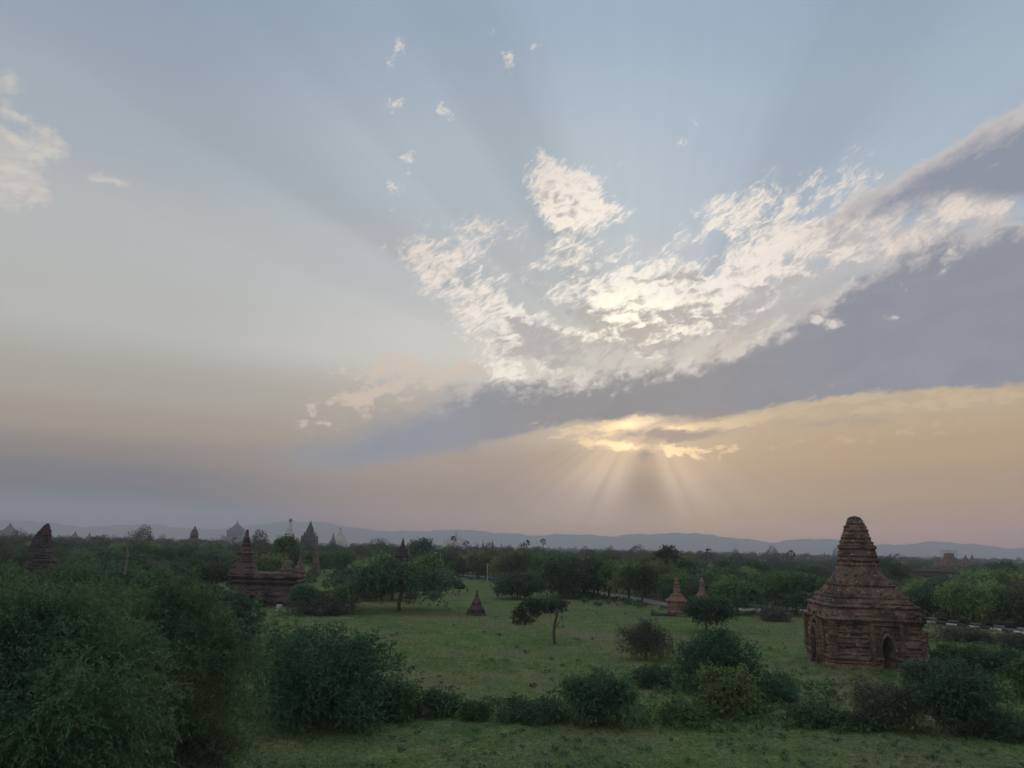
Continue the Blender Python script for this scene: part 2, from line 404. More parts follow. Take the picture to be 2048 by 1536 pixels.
BRICK_BLACK = brick_mat('blackened_brick', (0.050, 0.035, 0.032), (0.082, 0.056, 0.050), (0.026, 0.022, 0.023), (0.13, 0.105, 0.09))
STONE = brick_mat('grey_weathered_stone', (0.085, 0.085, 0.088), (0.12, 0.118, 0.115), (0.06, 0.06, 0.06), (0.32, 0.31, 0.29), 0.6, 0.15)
WHITE = brick_mat('pale_limewash', (0.44, 0.41, 0.36), (0.55, 0.51, 0.45), (0.30, 0.28, 0.26), (0.66, 0.60, 0.46), 0.6, 0.2)

def leaf_mat(name, c1, c2, tip, trans=0.30, clump=0.45, vary=(0.66, 1.42)):
    m, t, b = mat(name, 0.62, 0.25); g = G(t)
    geo = g.n('ShaderNodeNewGeometry'); oi = g.n('ShaderNodeObjectInfo')
    c = g.mix(geo.outputs['Random Per Island'], c1, c2)
    cl = g.noise(g.coord('Object'), clump, 3, 0.6)
    c = g.mix(g.ramp(cl, [(0.44, 0), (0.68, 0.75)]), c, tip)
    hs = g.n('ShaderNodeHueSaturation')
    mr = g.n('ShaderNodeMapRange'); mr.inputs['To Min'].default_value, mr.inputs['To Max'].default_value = vary
    g.link(oi.outputs['Random'], mr.inputs['Value']); g.link(mr.outputs[0], hs.inputs['Value'])
    mh = g.n('ShaderNodeMapRange'); mh.inputs['To Min'].default_value = 0.485; mh.inputs['To Max'].default_value = 0.515
    g.link(oi.outputs['Random'], mh.inputs['Value']); g.link(mh.outputs[0], hs.inputs['Hue'])
    g.link(c, hs.inputs['Color']); g.link(hs.outputs[0], b.inputs['Base Color'])
    tr = g.n('ShaderNodeBsdfTranslucent'); g.link(hs.outputs[0], tr.inputs['Color'])
    mx = g.n('ShaderNodeMixShader'); mx.inputs[0].default_value = trans
    g.link(b.outputs[0], mx.inputs[1]); g.link(tr.outputs[0], mx.inputs[2])
    g.link(mx.outputs[0], t.nodes['Material Output'].inputs['Surface'])
    return m
LEAF_DARK = leaf_mat('dark_green_leaves', (0.026, 0.056, 0.031), (0.068, 0.118, 0.060), (0.078, 0.135, 0.060))
LEAF_MID = leaf_mat('mid_green_leaves', (0.034, 0.070, 0.026), (0.078, 0.132, 0.048), (0.110, 0.165, 0.055))
LEAF_LIGHT = leaf_mat('yellow_green_leaves', (0.076, 0.130, 0.044), (0.155, 0.225, 0.076), (0.205, 0.260, 0.092))
LEAF_GREY = leaf_mat('grey_green_leaves', (0.050, 0.064, 0.044), (0.105, 0.122, 0.082), (0.125, 0.140, 0.090))
LEAF_FINE = leaf_mat('fine_feathery_leaves', (0.026, 0.054, 0.026), (0.074, 0.128, 0.058), (0.100, 0.155, 0.070), 0.30, 0.8, (1.22, 1.36))
LEAF_TEAL = leaf_mat('blue_green_leaves', (0.026, 0.074, 0.049), (0.068, 0.160, 0.092), (0.095, 0.185, 0.078), 0.3, 0.6)
WOODS = leaf_mat('distant_leaves', (0.018, 0.030, 0.019), (0.036, 0.052, 0.028), (0.048, 0.066, 0.032), 0.2, 0.02)
m, t, b = mat('bark', 0.95, 0.1); g = G(t)
g.link(g.mix(g.noise(g.coord('Object', (3, 3, 1)), 2.5, 5, 0.7), (0.045, 0.034, 0.026), (0.125, 0.100, 0.075)), b.inputs['Base Color']); BARK = m
m, t, b = mat('pale_bark', 0.9, 0.1); g = G(t)
g.link(g.mix(g.noise(g.coord('Object', (3, 3, 1)), 3, 5, 0.7), (0.12, 0.10, 0.075), (0.26, 0.22, 0.165)), b.inputs['Base Color']); PALE_BARK = m
m, t, b = mat('painted_concrete', 0.7, 0.3); g = G(t)
g.link(g.mix(g.noise(g.coord('Object'), 3, 4, 0.6), (0.26, 0.26, 0.25), (0.36, 0.36, 0.35)), b.inputs['Base Color']); POLE = m
m, t, b = mat('grey_metal', 0.5, 0.4); b.inputs['Metallic'].default_value = 0.6; g = G(t)
g.link(g.mix(g.noise(g.coord('Object'), 6, 3, 0.6), (0.22, 0.22, 0.23), (0.34, 0.34, 0.35)), b.inputs['Base Color']); METAL = m
m, t, b = mat('bamboo', 0.8, 0.2); g = G(t)
g.link(g.mix(g.noise(g.coord('Object'), 4, 3, 0.6), (0.20, 0.16, 0.11), (0.30, 0.25, 0.18)), b.inputs['Base Color']); BAMBOO = m

def mesh_np(name, V, quads=None, tris=None, smooth=False):
    V = np.asarray(V, np.float32).reshape(-1, 3)
    me = bpy.data.meshes.new(name)
    q = np.asarray(quads, np.int32).reshape(-1, 4) if quads is not None and len(quads) else np.zeros((0, 4), np.int32)
    t3 = np.asarray(tris, np.int32).reshape(-1, 3) if tris is not None and len(tris) else np.zeros((0, 3), np.int32)
    me.vertices.add(len(V)); me.vertices.foreach_set('co', V.ravel())
    loops = np.concatenate([q.ravel(), t3.ravel()]).astype(np.int32)
    me.loops.add(len(loops)); me.loops.foreach_set('vertex_index', loops)
    starts = np.concatenate([np.arange(len(q)) * 4, len(q) * 4 + np.arange(len(t3)) * 3]).astype(np.int32)
    me.polygons.add(len(starts)); me.polygons.foreach_set('loop_start', starts)
    if smooth: me.polygons.foreach_set('use_smooth', np.ones(len(starts), bool))
    me.update(calc_edges=True); me.validate()
    return me
def obj(name, me, material, parent=None, loc=None, rotz=None):
    if material and not me.materials: me.materials.append(material)
    o = bpy.data.objects.new(name, me); COL.objects.link(o)
    if parent: o.parent = parent
    if loc is not None: o.location = loc
    if rotz is not None: o.rotation_euler.z = rotz
    return o
def tag(o, label=None, cat=None, group=None, kind=None):
    if label: o['label'] = label
    if cat: o['category'] = cat
    if group: o['group'] = group
    if kind: o['kind'] = kind
    return o
def thing(name, label, cat, loc=(0, 0, 0), rotz=0.0, group=None):
    o = bpy.data.objects.new(name, None); COL.objects.link(o)
    o.location = loc; o.rotation_euler.z = rotz; o.empty_display_size = 0.5
    return tag(o, label, cat, group)
def copy_thing(root, loc, rotz, scale, label, group):
    r = root.copy(); COL.objects.link(r)
    r.location = loc; r.rotation_euler.z = rotz; r.scale = scale
    tag(r, label, None, group)
    for ch in root.children:
        c = ch.copy(); COL.objects.link(c); c.parent = r
    return r
class MB:
    """collects boxes, tubes and prisms into one mesh"""
    def __init__(s): s.V = []; s.Q = []; s.T = []; s.n = 0
    def add(s, V, Q=(), T3=()):
        V = np.asarray(V, float).reshape(-1, 3); s.V.append(V)
        if len(Q): s.Q.append(np.asarray(Q) + s.n)
        if len(T3): s.T.append(np.asarray(T3) + s.n)
        s.n += len(V)
    def box(s, c, h, rz=0.0):
        x, y, z = h; P8 = np.array([(-x, -y, -z), (x, -y, -z), (x, y, -z), (-x, y, -z), (-x, -y, z), (x, -y, z), (x, y, z), (-x, y, z)])
        k, q = math.cos(rz), math.sin(rz)
        P8 = np.column_stack([P8[:, 0] * k - P8[:, 1] * q, P8[:, 0] * q + P8[:, 1] * k, P8[:, 2]]) + np.array(c)
        s.add(P8, [(0, 3, 2, 1), (4, 5, 6, 7), (0, 1, 5, 4), (1, 2, 6, 5), (2, 3, 7, 6), (3, 0, 4, 7)])
    def tube(s, pts, rad, ns=6, cap=True):
        pts = np.asarray(pts, float); k = len(pts)
        rad = np.broadcast_to(np.asarray(rad, float), (k,))
        tan = np.gradient(pts, axis=0); tan /= np.linalg.norm(tan, axis=1)[:, None] + 1e-9
        ref = np.array([0.31, 0.95, 0.05]) if abs(tan[0][2]) > 0.6 else np.array([0.05, 0.1, 1.0])
        u = np.cross(tan, ref); u /= np.linalg.norm(u, axis=1)[:, None] + 1e-9
        w = np.cross(tan, u)
        a = np.linspace(0, 2 * math.pi, ns, endpoint=False)
        V = (pts[:, None] + rad[:, None, None] * (u[:, None] * np.cos(a)[None, :, None] + w[:, None] * np.sin(a)[None, :, None])).reshape(-1, 3)
        Q = [(i * ns + j, i * ns + (j + 1) % ns, (i + 1) * ns + (j + 1) % ns, (i + 1) * ns + j) for i in range(k - 1) for j in range(ns)]
        T3 = []
        if cap:
            V = np.vstack([V, pts[-1]]); c = len(V) - 1
            T3 = [((k - 1) * ns + j, (k - 1) * ns + (j + 1) % ns, c) for j in range(ns)]
        s.add(V, Q, T3)
    def mesh(s, name, smooth=False):
        return mesh_np(name, np.vstack(s.V), np.vstack(s.Q) if s.Q else None, np.vstack(s.T) if s.T else None, smooth)

# ================================================================ terrain
def field_noise(x, y, f, seed):
    r = np.random.RandomState(seed); v = 0
    for i in range(5):
        a = r.rand() * 6.28; k = f * (1.6 ** i); v = v + np.sin((x * math.cos(a) + y * math.sin(a)) * k + r.rand() * 6.28) / (1.5 ** i)
    return v / 2.6
TEMPLE_X, TEMPLE_Y = at(1714, 81.5)
def height(x, y):
    x = np.asarray(x, float); y = np.asarray(y, float)
    h = 0.10 * field_noise(x, y, 0.22, 3) + 0.16 * field_noise(x, y, 0.05, 5)
    h = h + 0.30 * np.exp(-(((x - TEMPLE_X) / 9.5) ** 2 + ((y - TEMPLE_Y) / 9.0) ** 2) ** 1.6)
    far = np.clip((np.hypot(x, y) - 160) / 120, 0, 1)
    return h * (1 - far)
def ground_z(x, y): return float(height(x, y))

def polyline_dist(x, y, pts):
    d = np.full(np.shape(x), 1e9)
    for (ax, ay), (bx, by) in zip(pts[:-1], pts[1:]):
        ux, uy = bx - ax, by - ay; L = ux * ux + uy * uy + 1e-9
        t = np.clip(((x - ax) * ux + (y - ay) * uy) / L, 0, 1)
        d = np.minimum(d, np.hypot(x - ax - t * ux, y - ay - t * uy))
    return d
paths = [[ground_hit(*p) for p in q] for q in (
    [(1030, 1318), (1045, 1338), (1062, 1362), (1090, 1385), (1120, 1400)],
    [(1120, 1255), (1165, 1272), (1215, 1295), (1262, 1318), (1285, 1345), (1310, 1380), (1345, 1405)],
    [(1830, 1276), (1870, 1284), (1930, 1294), (2010, 1312)])]
def axis(lo, hi, near_lo, near_hi, fine):
    a = list(np.arange(near_lo, near_hi, fine)); v = near_lo; st = fine
    while v > lo: st *= 1.22; v -= st; a.insert(0, max(v, lo))
    v = near_hi; st = fine
    while v < hi: a.append(min(v, hi)); st *= 1.22; v += st
    a.append(hi); return np.array(sorted(set(round(float(q), 4) for q in a)))
gx = axis(-10100, 10100, -75, 95, 0.55)
gy = axis(-900, 10200, 22, 150, 0.55)
X, Y = np.meshgrid(gx, gy)
Vg = np.column_stack([X.ravel(), Y.ravel(), height(X, Y).ravel()])
nx, ny = len(gx), len(gy)
ii = np.arange(nx * ny).reshape(ny, nx)
Qg = np.column_stack([ii[:-1, :-1].ravel(), ii[:-1, 1:].ravel(), ii[1:, 1:].ravel(), ii[1:, :-1].ravel()])
gm = mesh_np('ground', Vg, Qg, None, True)
worn = np.zeros(len(Vg))
for q, w in zip(paths, (0.45, 0.75, 0.8)):
    dd = polyline_dist(Vg[:, 0], Vg[:, 1], q) + 0.35 * field_noise(Vg[:, 0], Vg[:, 1], 2.2, 11)
    worn = np.maximum(worn, 0.42 * np.clip(1.15 - dd / w + 0.45 * field_noise(Vg[:, 0], Vg[:, 1], 0.9, 13), 0, 1))
at_ = gm.attributes.new('worn', 'FLOAT', 'POINT'); at_.data.foreach_set('value', worn.astype(np.float32))
m, t, b = mat('meadow_soil_and_grass', 1.0, 0.0); g = G(t)
v = g.coord('Object')
n_big = g.noise(v, 0.055, 5, 0.6); n_mid = g.noise(v, 0.35, 6, 0.68); n_fine = g.noise(v, 3.2, 5, 0.75)
c = g.mix(g.ramp(n_mid, [(0.35, 0), (0.66, 1)]), (0.078, 0.128, 0.044), (0.180, 0.226, 0.088))
c = g.mix(g.ramp(n_big, [(0.46, 0), (0.63, 0.8)]), c, (0.200, 0.172, 0.105))
c = g.mix(g.ramp(n_fine, [(0.42, 0.7), (0.58, 0)]), c, (0.044, 0.066, 0.028))
c = g.mix(g.ramp(g.noise(v, 1.1, 5, 0.75), [(0.60, 0), (0.70, 0.55)]), c, (0.190, 0.150, 0.102))
wa = g.n('ShaderNodeAttribute'); wa.attribute_name = 'worn'
wm = g.n('ShaderNodeMath', operation='MULTIPLY'); g.link(wa.outputs['Fac'], wm.inputs[0]); g.link(g.ramp(n_fine, [(0.35, 0.45), (0.6, 1.0)]), wm.inputs[1])
c = g.mix(wm.outputs[0], c, (0.185, 0.142, 0.10))
g.link(c, b.inputs['Base Color'])
g.bump(n_fine, 0.9, 0.12, b)
GROUND = m
tag(obj('ground', gm, GROUND), kind='structure')

# ---------------------------------------------------------------- hills on the horizon
ridge = [(-900, 1040), (-500, 1036), (-250, 1044), (0, 1041), (60, 1042), (130, 1050), (200, 1052), (270, 1049), (340, 1052), (400, 1056), (440, 1058), (480, 1055), (540, 1045), (580, 1041), (620, 1043),
         (670, 1050), (740, 1058), (800, 1064), (860, 1062), (920, 1057), (980, 1066), (1060, 1069), (1130, 1069), (1200, 1072), (1260, 1068), (1330, 1069), (1390, 1064), (1440, 1072),
         (1500, 1081), (1540, 1085), (1570, 1080), (1620, 1076), (1665, 1080), (1740, 1089), (1800, 1087), (1880, 1085), (1960, 1089), (2048, 1096), (2300, 1100), (2900, 1105)]
def range_mesh(dist, drop, seed, rough):
    r = np.random.RandomState(seed); az_, hh = [], []
    for (px, py) in ridge:
        d = ray(px, py + drop); az_.append(math.atan2(d.x, d.y)); hh.append(max(CAM_H + d.z / math.hypot(d.x, d.y) * dist, 12))
    A = np.linspace(az_[0], az_[-1], 700); Hh = np.interp(A, az_, hh)
    wob = sum(np.sin(A * k + r.rand() * 6) * a for k, a in ((60, 5), (130, 3.5), (290, 2), (610, 1.2))) * rough
    Hh = np.maximum(Hh + wob, 8)
    rows = []
    for dd, k in ((-1400, -0.02), (-950, 0.22), (-540, 0.52), (-220, 0.82), (0, 1.0), (160, 0.84), (400, 0.3), (600, -0.02)):
        w2 = sum(np.sin(A * f + r.rand() * 6) * q for f, q in ((90, .06), (210, .05), (480, .03))) * (1 if 0 < k < 1 else 0)
        rad = dist + dd
        rows.append(np.column_stack([np.sin(A) * rad, np.cos(A) * rad, np.maximum(Hh * (k + w2 * 0.8), -0.8)]))
    n = len(A); V = np.vstack(rows)
    Q = [(i * n + j, i * n + j + 1, (i + 1) * n + j + 1, (i + 1) * n + j) for i in range(len(rows) - 1) for j in range(n - 1)]
    return mesh_np('hills', V, Q, None, True)
m, t, b = mat('scrub_hills', 1.0, 0.0); g = G(t)
g.link(g.mix(g.noise(g.coord('Object'), 0.006, 6, 0.65), (0.05, 0.06, 0.035), (0.10, 0.09, 0.06)), b.inputs['Base Color'])
HILL = m
tag(obj('hills', range_mesh(9000, 0, 2, 1.8), HILL), kind='structure')

# ---------------------------------------------------------------- road with painted kerbs
ctrl = [ground_hit(*p) for p in ((760, 1134), (880, 1146), (1000, 1158), (1140, 1177), (1250, 1195), (1340, 1210), (1460, 1219), (1600, 1222), (1740, 1230), (1880, 1244), (2048, 1263), (2250, 1288), (2500, 1320))]
def catmull(P_, per=14):
    P_ = [P_[0]] + list(P_) + [P_[-1]]; out = []
    for i in range(1, len(P_) - 2):
        p0, p1, p2, p3 = (np.array(q, float) for q in P_[i - 1:i + 3])
        for k in range(per):
            u = k / per
            out.append(0.5 * (2 * p1 + (p2 - p0) * u + (2 * p0 - 5 * p1 + 4 * p2 - p3) * u * u + (3 * p1 - p0 - 3 * p2 + p3) * u ** 3))
    return np.array(out + [P_[-2]])
RD = catmull(ctrl)
seg = np.hypot(*np.diff(RD, axis=0).T); cum = np.concatenate([[0], np.cumsum(seg)])
L_road = cum[-1]; sN = np.arange(0, L_road, 1.0)
RD = np.column_stack([np.interp(sN, cum, RD[:, 0]), np.interp(sN, cum, RD[:, 1])])
tn = np.gradient(RD, axis=0); tn /= np.linalg.norm(tn, axis=1)[:, None]
nr = np.column_stack([tn[:, 1], -tn[:, 0]])
def ribbon(name, offs, zs):
    rows = [np.column_stack([RD + nr * o, height(*(RD + nr * o).T) + z]) for o, z in zip(offs, zs)]
    n = len(RD); V = np.vstack(rows)
    Q = [(i * n + j, i * n + j + 1, (i + 1) * n + j + 1, (i + 1) * n + j) for i in range(len(rows) - 1) for j in range(n - 1)]
    return mesh_np(name, V, Q)
m, t, b = mat('worn_asphalt', 0.75, 0.3); g = G(t)
g.link(g.mix(g.noise(g.coord('Object'), 0.8, 5, 0.7), (0.17, 0.17, 0.172), (0.24, 0.236, 0.23)), b.inputs['Base Color'])
tag(obj('road', ribbon('road', (-2.7, -0.9, 0.9, 2.7), (0.05, 0.09, 0.09, 0.05)), m), kind='structure')
m, t, b = mat('black_and_white_kerb_paint', 0.8, 0.2); g = G(t)
ua = g.n('ShaderNodeAttribute'); ua.attribute_name = 'white'
g.link(g.mix(ua.outputs['Fac'], (0.03, 0.03, 0.03), (0.50, 0.50, 0.48)), b.inputs['Base Color']); KERB = m
for side in (-1, 1):
    mb = MB(); flags = []
    for k in range(len(RD) - 1):
        if RD[k][0] < 50: continue
        w = k % 4 < 2
        c = (RD[k] + RD[k + 1]) / 2 + nr[k] * 2.88 * side
        mb.box((c[0], c[1], ground_z(*c) + 0.13), (0.49, 0.12, 0.17), math.atan2(tn[k][1], tn[k][0])); flags += [1.0 if w else 0.0] * 8
    me = mb.mesh('kerb'); a = me.attributes.new('white', 'FLOAT', 'POINT'); a.data.foreach_set('value', np.array(flags, np.float32))
    tag(obj('kerb', me, KERB), kind='structure')

# ================================================================ brick monuments
def courses(prof, ch=0.2, seed=1, jit=0.02, erode=0.05, N=72, chip=0.0, name='courses'):
    """stacked brick courses: prof = [(z, half width, squareness)], squareness 2 = round, 12 = square"""
    r = np.random.RandomState(seed)
    zs = [p[0] for p in prof]
    z, z1 = zs[0], zs[-1]
    a = np.linspace(0, 2 * math.pi, N, endpoint=False)
    ca, sa = np.abs(np.cos(a)), np.abs(np.sin(a))
    k9 = np.array([0.25, 0.5, 0.25])
    e = np.zeros(N); V = []; cnt = 0
    while z < z1 - 1e-6:
        h = ch * r.uniform(0.8, 1.2); zt = min(z + h, z1)
        if z1 - zt < ch * 0.4: zt = z1
        zm = (z + zt) / 2
        rad = np.interp(zm, zs, [p[1] for p in prof]); p = np.interp(zm, zs, [q[2] for q in prof])
        n = r.normal(0, 1, N); n = np.convolve(np.concatenate([n[-1:], n, n[:1]]), k9, 'valid')
        e = 0.62 * e + 0.75 * n
        sh = 1.0 / (ca ** p + sa ** p) ** (1.0 / p)
        rr = (rad + r.normal(0, jit)) * sh + erode * e * 0.6
        if chip:
            bite = np.clip(e - 1.1, 0, 2) * chip
            rr = rr - bite
        rr = np.maximum(rr, 0.02)
        x, y = np.cos(a) * rr, np.sin(a) * rr
        V.append(np.column_stack([x, y, np.full(N, z)])); V.append(np.column_stack([x, y, np.full(N, zt)]))
        cnt += 2; z = zt
    V = np.vstack(V); j = np.arange(N); j2 = (j + 1) % N
    Q = np.vstack([np.column_stack([k * N + j, k * N + j2, (k + 1) * N + j2, (k + 1) * N + j]) for k in range(cnt - 1)])
    nb = len(V)
    V = np.vstack([V, [(0, 0, zs[0])], [(0, 0, z1 + (0.04 if erode > 0.01 else 0))]])
    T3 = np.vstack([np.column_stack([j2, j, np.full(N, nb)]), np.column_stack([(cnt - 1) * N + j, (cnt - 1) * N + j2, np.full(N, nb + 1)])])
    return mesh_np(name, V, Q, T3)
def arch_pts(w, hs, ha, n=9, z0=0.0):
    """outline of a pointed arch from the left foot over the top to the right foot"""
    L = [(-w, z0), (-w, hs * 0.5 + z0 * 0.5), (-w, hs)]
    for i in range(1, n + 1):
        t = i / n
        L.append((-w * math.cos(t * math.pi / 2) ** 0.85, hs + (ha - hs) * math.sin(t * math.pi / 2) ** 1.15))
    return L + [(-x, z) for x, z in L[-2::-1]]
def arch_prism(mb, w, hs, ha, y0, y1, z0, turn=0.0, cx=0.0):
    pts = arch_pts(w, hs, ha, 9, z0); n = len(pts)
    V = [(cx + x, y0, z) for x, z in pts] + [(cx + x, y1, z) for x, z in pts]
    k, q = math.cos(turn), math.sin(turn)
    V = [(x * k - y * q, x * q + y * k, z) for x, y, z in V]
    Q = [(i, (i + 1) % n, n + (i + 1) % n, n + i) for i in range(n)]
    Q += []
    T3 = [(0, i + 1, i) for i in range(1, n - 1)] + [(n, n + i, n + i + 1) for i in range(1, n - 1)]
    mb.add(V, Q, T3)
def arch_band(mb, w, hs, ha, t, th, y0, y1, z0, turn=0.0, cx=0.0, r=None):
    """the moulding round an arch: t wide on the sides, th over the apex"""
    A = arch_pts(w, hs, ha, 9, z0); B = arch_pts(w + t, hs, ha + th, 9, z0); n = len(A)
    k, q = math.cos(turn), math.sin(turn)
    rr = np.random.RandomState(int(w * 100) + n)
    V = []
    for L, yy in ((A, y0), (B, y0), (A, y1), (B, y1)):
        for x, z in L:
            jx, jy = rr.normal(0, 0.018, 2)
            X_, Y_ = cx + x + jx, yy + jy * 0.6
            V.append((X_ * k - Y_ * q, X_ * q + Y_ * k, z))
    Q = []
    for i in range(n - 1):
        Q += [(i, i + 1, n + i + 1, n + i), (n + i, n + i + 1, 3 * n + i + 1, 3 * n + i), (2 * n + i, 3 * n + i, 3 * n + i + 1, 2 * n + i + 1), (i, 2 * n + i, 2 * n + i + 1, i + 1)]
    Q += [(0, n, 3 * n, 2 * n), (n - 1, 3 * n - 1, 4 * n - 1, 2 * n - 1)]
    mb.add(V, Q)
def rough_pier(mb, c, hx, hy, z0, z1, ch, seed, jit=0.02):
    r = np.random.RandomState(seed); z = z0
    while z < z1 - 0.02:
        zt = min(z + ch * r.uniform(0.8, 1.2), z1)
        mb.box((c[0] + r.normal(0, jit * .5), c[1] + r.normal(0, jit * .5), (z + zt) / 2), (hx + r.normal(0, jit), hy + r.normal(0, jit), (zt - z) / 2 - 0.002)); z = zt
def carve(o, cutters):
    """cut door and arch recesses into a wall mesh"""
    co_ = bpy.data.objects.new('cutter', cutters); COL.objects.link(co_)
    md = o.modifiers.new('cut', 'BOOLEAN'); md.operation = 'DIFFERENCE'; md.object = co_; md.solver = 'EXACT'; md.use_self = True; md.use_hole_tolerant = True
    co_.matrix_world = o.matrix_world
    bpy.context.view_layer.update()
    co_.matrix_world = o.matrix_world
    bpy.context.view_layer.update()
    dg = bpy.context.evaluated_depsgraph_get()
    me = bpy.data.meshes.new_from_object(o.evaluated_get(dg))
    o.modifiers.clear(); old = o.data; o.data = me; bpy.data.objects.remove(co_); bpy.data.meshes.remove(old)

# ---------------------------------------------------------------- the near temple on the right
t = thing('brick_temple', 'large weathered red brick temple with tall arched doorway and broken stepped spire', 'temple', (TEMPLE_X, TEMPLE_Y, ground_z(TEMPLE_X, TEMPLE_Y) - 0.12), R(-5))
t.scale = (1.0, 1.0, 1.03)
wprof = [(-0.9, 4.75, 14), (0.0, 4.72, 14), (0.35, 4.66, 14), (0.36, 4.56, 14), (0.95, 4.52, 14), (0.96, 4.62, 14), (1.12, 4.62, 14), (1.13, 4.40, 14), (4.05, 4.36, 14), (4.06, 4.46, 14), (4.3, 4.52, 14),
         (4.31, 4.66, 14), (4.62, 4.74, 13), (4.63, 4.40, 13), (5.1, 4.32, 13), (5.6, 4.20, 12), (5.61, 4.34, 12), (5.85, 4.34, 12)]
wall = obj('wall', courses(wprof, 0.145, 21, 0.006, 0.022, 120, 0.025, 'wall'), BRICK, t)
mb = MB(); arch_prism(mb, 0.48, 2.25, 3.1, -7.0, -0.4, 0.12, 0.0, 0.75); arch_prism(mb, 0.85, 2.3, 3.45, -7.0, -2.4, 0.12, R(-90), 0.2)
carve(wall, mb.mesh('cut'))
tprof = [(5.7, 4.02, 12), (6.1, 3.90, 12), (6.11, 3.76, 12), (6.5, 3.58, 11), (6.51, 3.66, 11), (6.64, 3.60, 11), (6.65, 3.36, 10), (7.05, 3.10, 9), (7.5, 2.82, 8), (7.51, 2.90, 7), (7.62, 2.86, 7), (7.63, 2.66, 6.5),
         (8.0, 2.48, 5), (8.3, 2.38, 4), (8.7, 2.22, 2.6), (8.95, 2.12, 2.2)]
obj('terrace', courses(tprof, 0.13, 22, 0.03, 0.07, 120, 0.16, 'terrace'), BRICK, t)
bprof = [(8.85, 2.16, 2.1), (9.2, 2.08, 2), (10.0, 1.98, 2), (10.7, 1.84, 2), (11.0, 1.76, 2), (11.05, 1.86, 2), (11.32, 1.86, 2)]
obj('bell', courses(bprof, 0.145, 23, 0.02, 0.045, 72, 0.10, 'bell'), BRICK, t)
sprof = []; z = 11.2
rr_ = np.random.RandomState(4)
while z < 13.5:
    rad = np.interp(z, [11.2, 11.6, 12.2, 12.9, 13.3, 13.6], [1.76, 1.60, 1.33, 1.08, 0.90, 0.84])
    sprof += [(z, rad, 2), (z + 0.24, rad + 0.05, 2), (z + 0.25, rad - 0.10, 2), (z + 0.36, rad - 0.12, 2)]; z += 0.37
sprof += [(13.62, 0.80, 2), (13.95, 0.70, 2), (14.1, 0.62, 2), (14.2, 0.45, 2), (14.3, 0.2, 2)]
obj('spire', courses(sprof, 0.115, 24, 0.03, 0.13, 56, 0.22, 'spire'), BRICK, t)
mb = MB()                                            # door surround, stepped out from the wall
arch_band(mb, 0.50, 2.15, 3.0, 0.16, 0.45, -4.58, -4.3, 0.1, 0, 0.75)
arch_band(mb, 0.68, 2.2, 3.48, 0.16, 0.40, -4.52, -4.3, 0.1, 0, 0.75)
obj('door_surround', mb.mesh('door_surround'), BRICK, t)
mb = MB()
rough_pier(mb, (-0.62, -4.45), 0.22, 0.20, 0.1, 4.1, 0.15, 5); rough_pier(mb, (2.12, -4.45), 0.22, 0.20, 0.1, 4.1, 0.15, 6)
n_ = 10                                              # stepped gable over the door
for k in range(n_):
    u = k / n_
    mb.box((0.75 + rr_.normal(0, .02), -4.45, 4.12 + 0.17 * k), (1.55 * (1 - u) ** 0.85 + 0.06 + rr_.normal(0, .04), 0.16 - 0.006 * k, 0.084))
obj('pediment', mb.mesh('pediment'), BRICK, t)
for sx, sy, sd_ in ((-1, -1, 31), (1, -1, 32), (-1, 1, 33), (1, 1, 34)):
    mb = MB(); rough_pier(mb, (sx * 4.2, sy * 4.2), 0.34, 0.34, 1.0, 4.4 if sd_ != 32 else 3.7, 0.145, sd_, 0.03)
    obj('corner_pilaster', mb.mesh('corner_pilaster'), BRICK, t)
mb = MB()                                            # nested arches of the side porch
arch_band(mb, 0.85, 2.3, 3.45, 0.22, 0.35, -4.95, -4.3, 0.05, R(-90), 0.2)
arch_band(mb, 1.25, 2.35, 4.1, 0.26, 0.4, -4.80, -4.3, 0.05, R(-90), 0.2)
arch_band(mb, 1.75, 2.4, 4.75, 0.32, 0.5, -4.66, -4.3, 0.05, R(-90), 0.2)
obj('side_porch', mb.mesh('side_porch'), BRICK, t)
mb = MB()                                            # broken chunks of the fallen cornice on the right
for k in range(26):
    mb.box((3.6 + rr_.uniform(-.9, 1.1), -4.45 + rr_.uniform(-.15, .35), 4.72 + rr_.uniform(0, .75) * (1 if k % 2 else .4)), (rr_.uniform(.10, .34), rr_.uniform(.12, .28), rr_.uniform(.05, .085)), rr_.uniform(-.1, .1))
obj('broken_cornice', mb.mesh('broken_cornice'), BRICK, t)

rg = np.random.default_rng(77); V_, Q_ = [], []       # weeds rooted in the ledges
for k in range(70):
    zz = rg.choice([4.66, 5.9, 6.55, 6.68, 7.6, 8.4]) + rg.uniform(-.05, .2); hw_ = float(np.interp(zz, [4.6, 5.9, 6.7, 7.6, 8.5], [4.5, 4.0, 3.5, 2.85, 2.35])); a = rg.uniform(-.95, .95) * hw_
    cx_, cy_ = ((a, -hw_) if rg.uniform() < .6 else (-hw_, a))
    for j in range(7):
        d = rg.normal(0, 1, 3); d[2] = abs(d[2]) + .3; d /= np.linalg.norm(d); w = np.cross(d, rg.normal(0, 1, 3)); w = w / np.linalg.norm(w) * .05; L_ = rg.uniform(.15, .42); n0 = len(V_); p0 = np.array([cx_, cy_, zz])
        V_ += [p0, p0 + d * L_ * .5 - w, p0 + d * L_, p0 + d * L_ * .5 + w]; Q_.append((n0, n0 + 1, n0 + 2, n0 + 3))
tag(obj('weeds', mesh_np('weeds', np.array(V_), Q_), LEAF_GREY, t), kind='stuff')

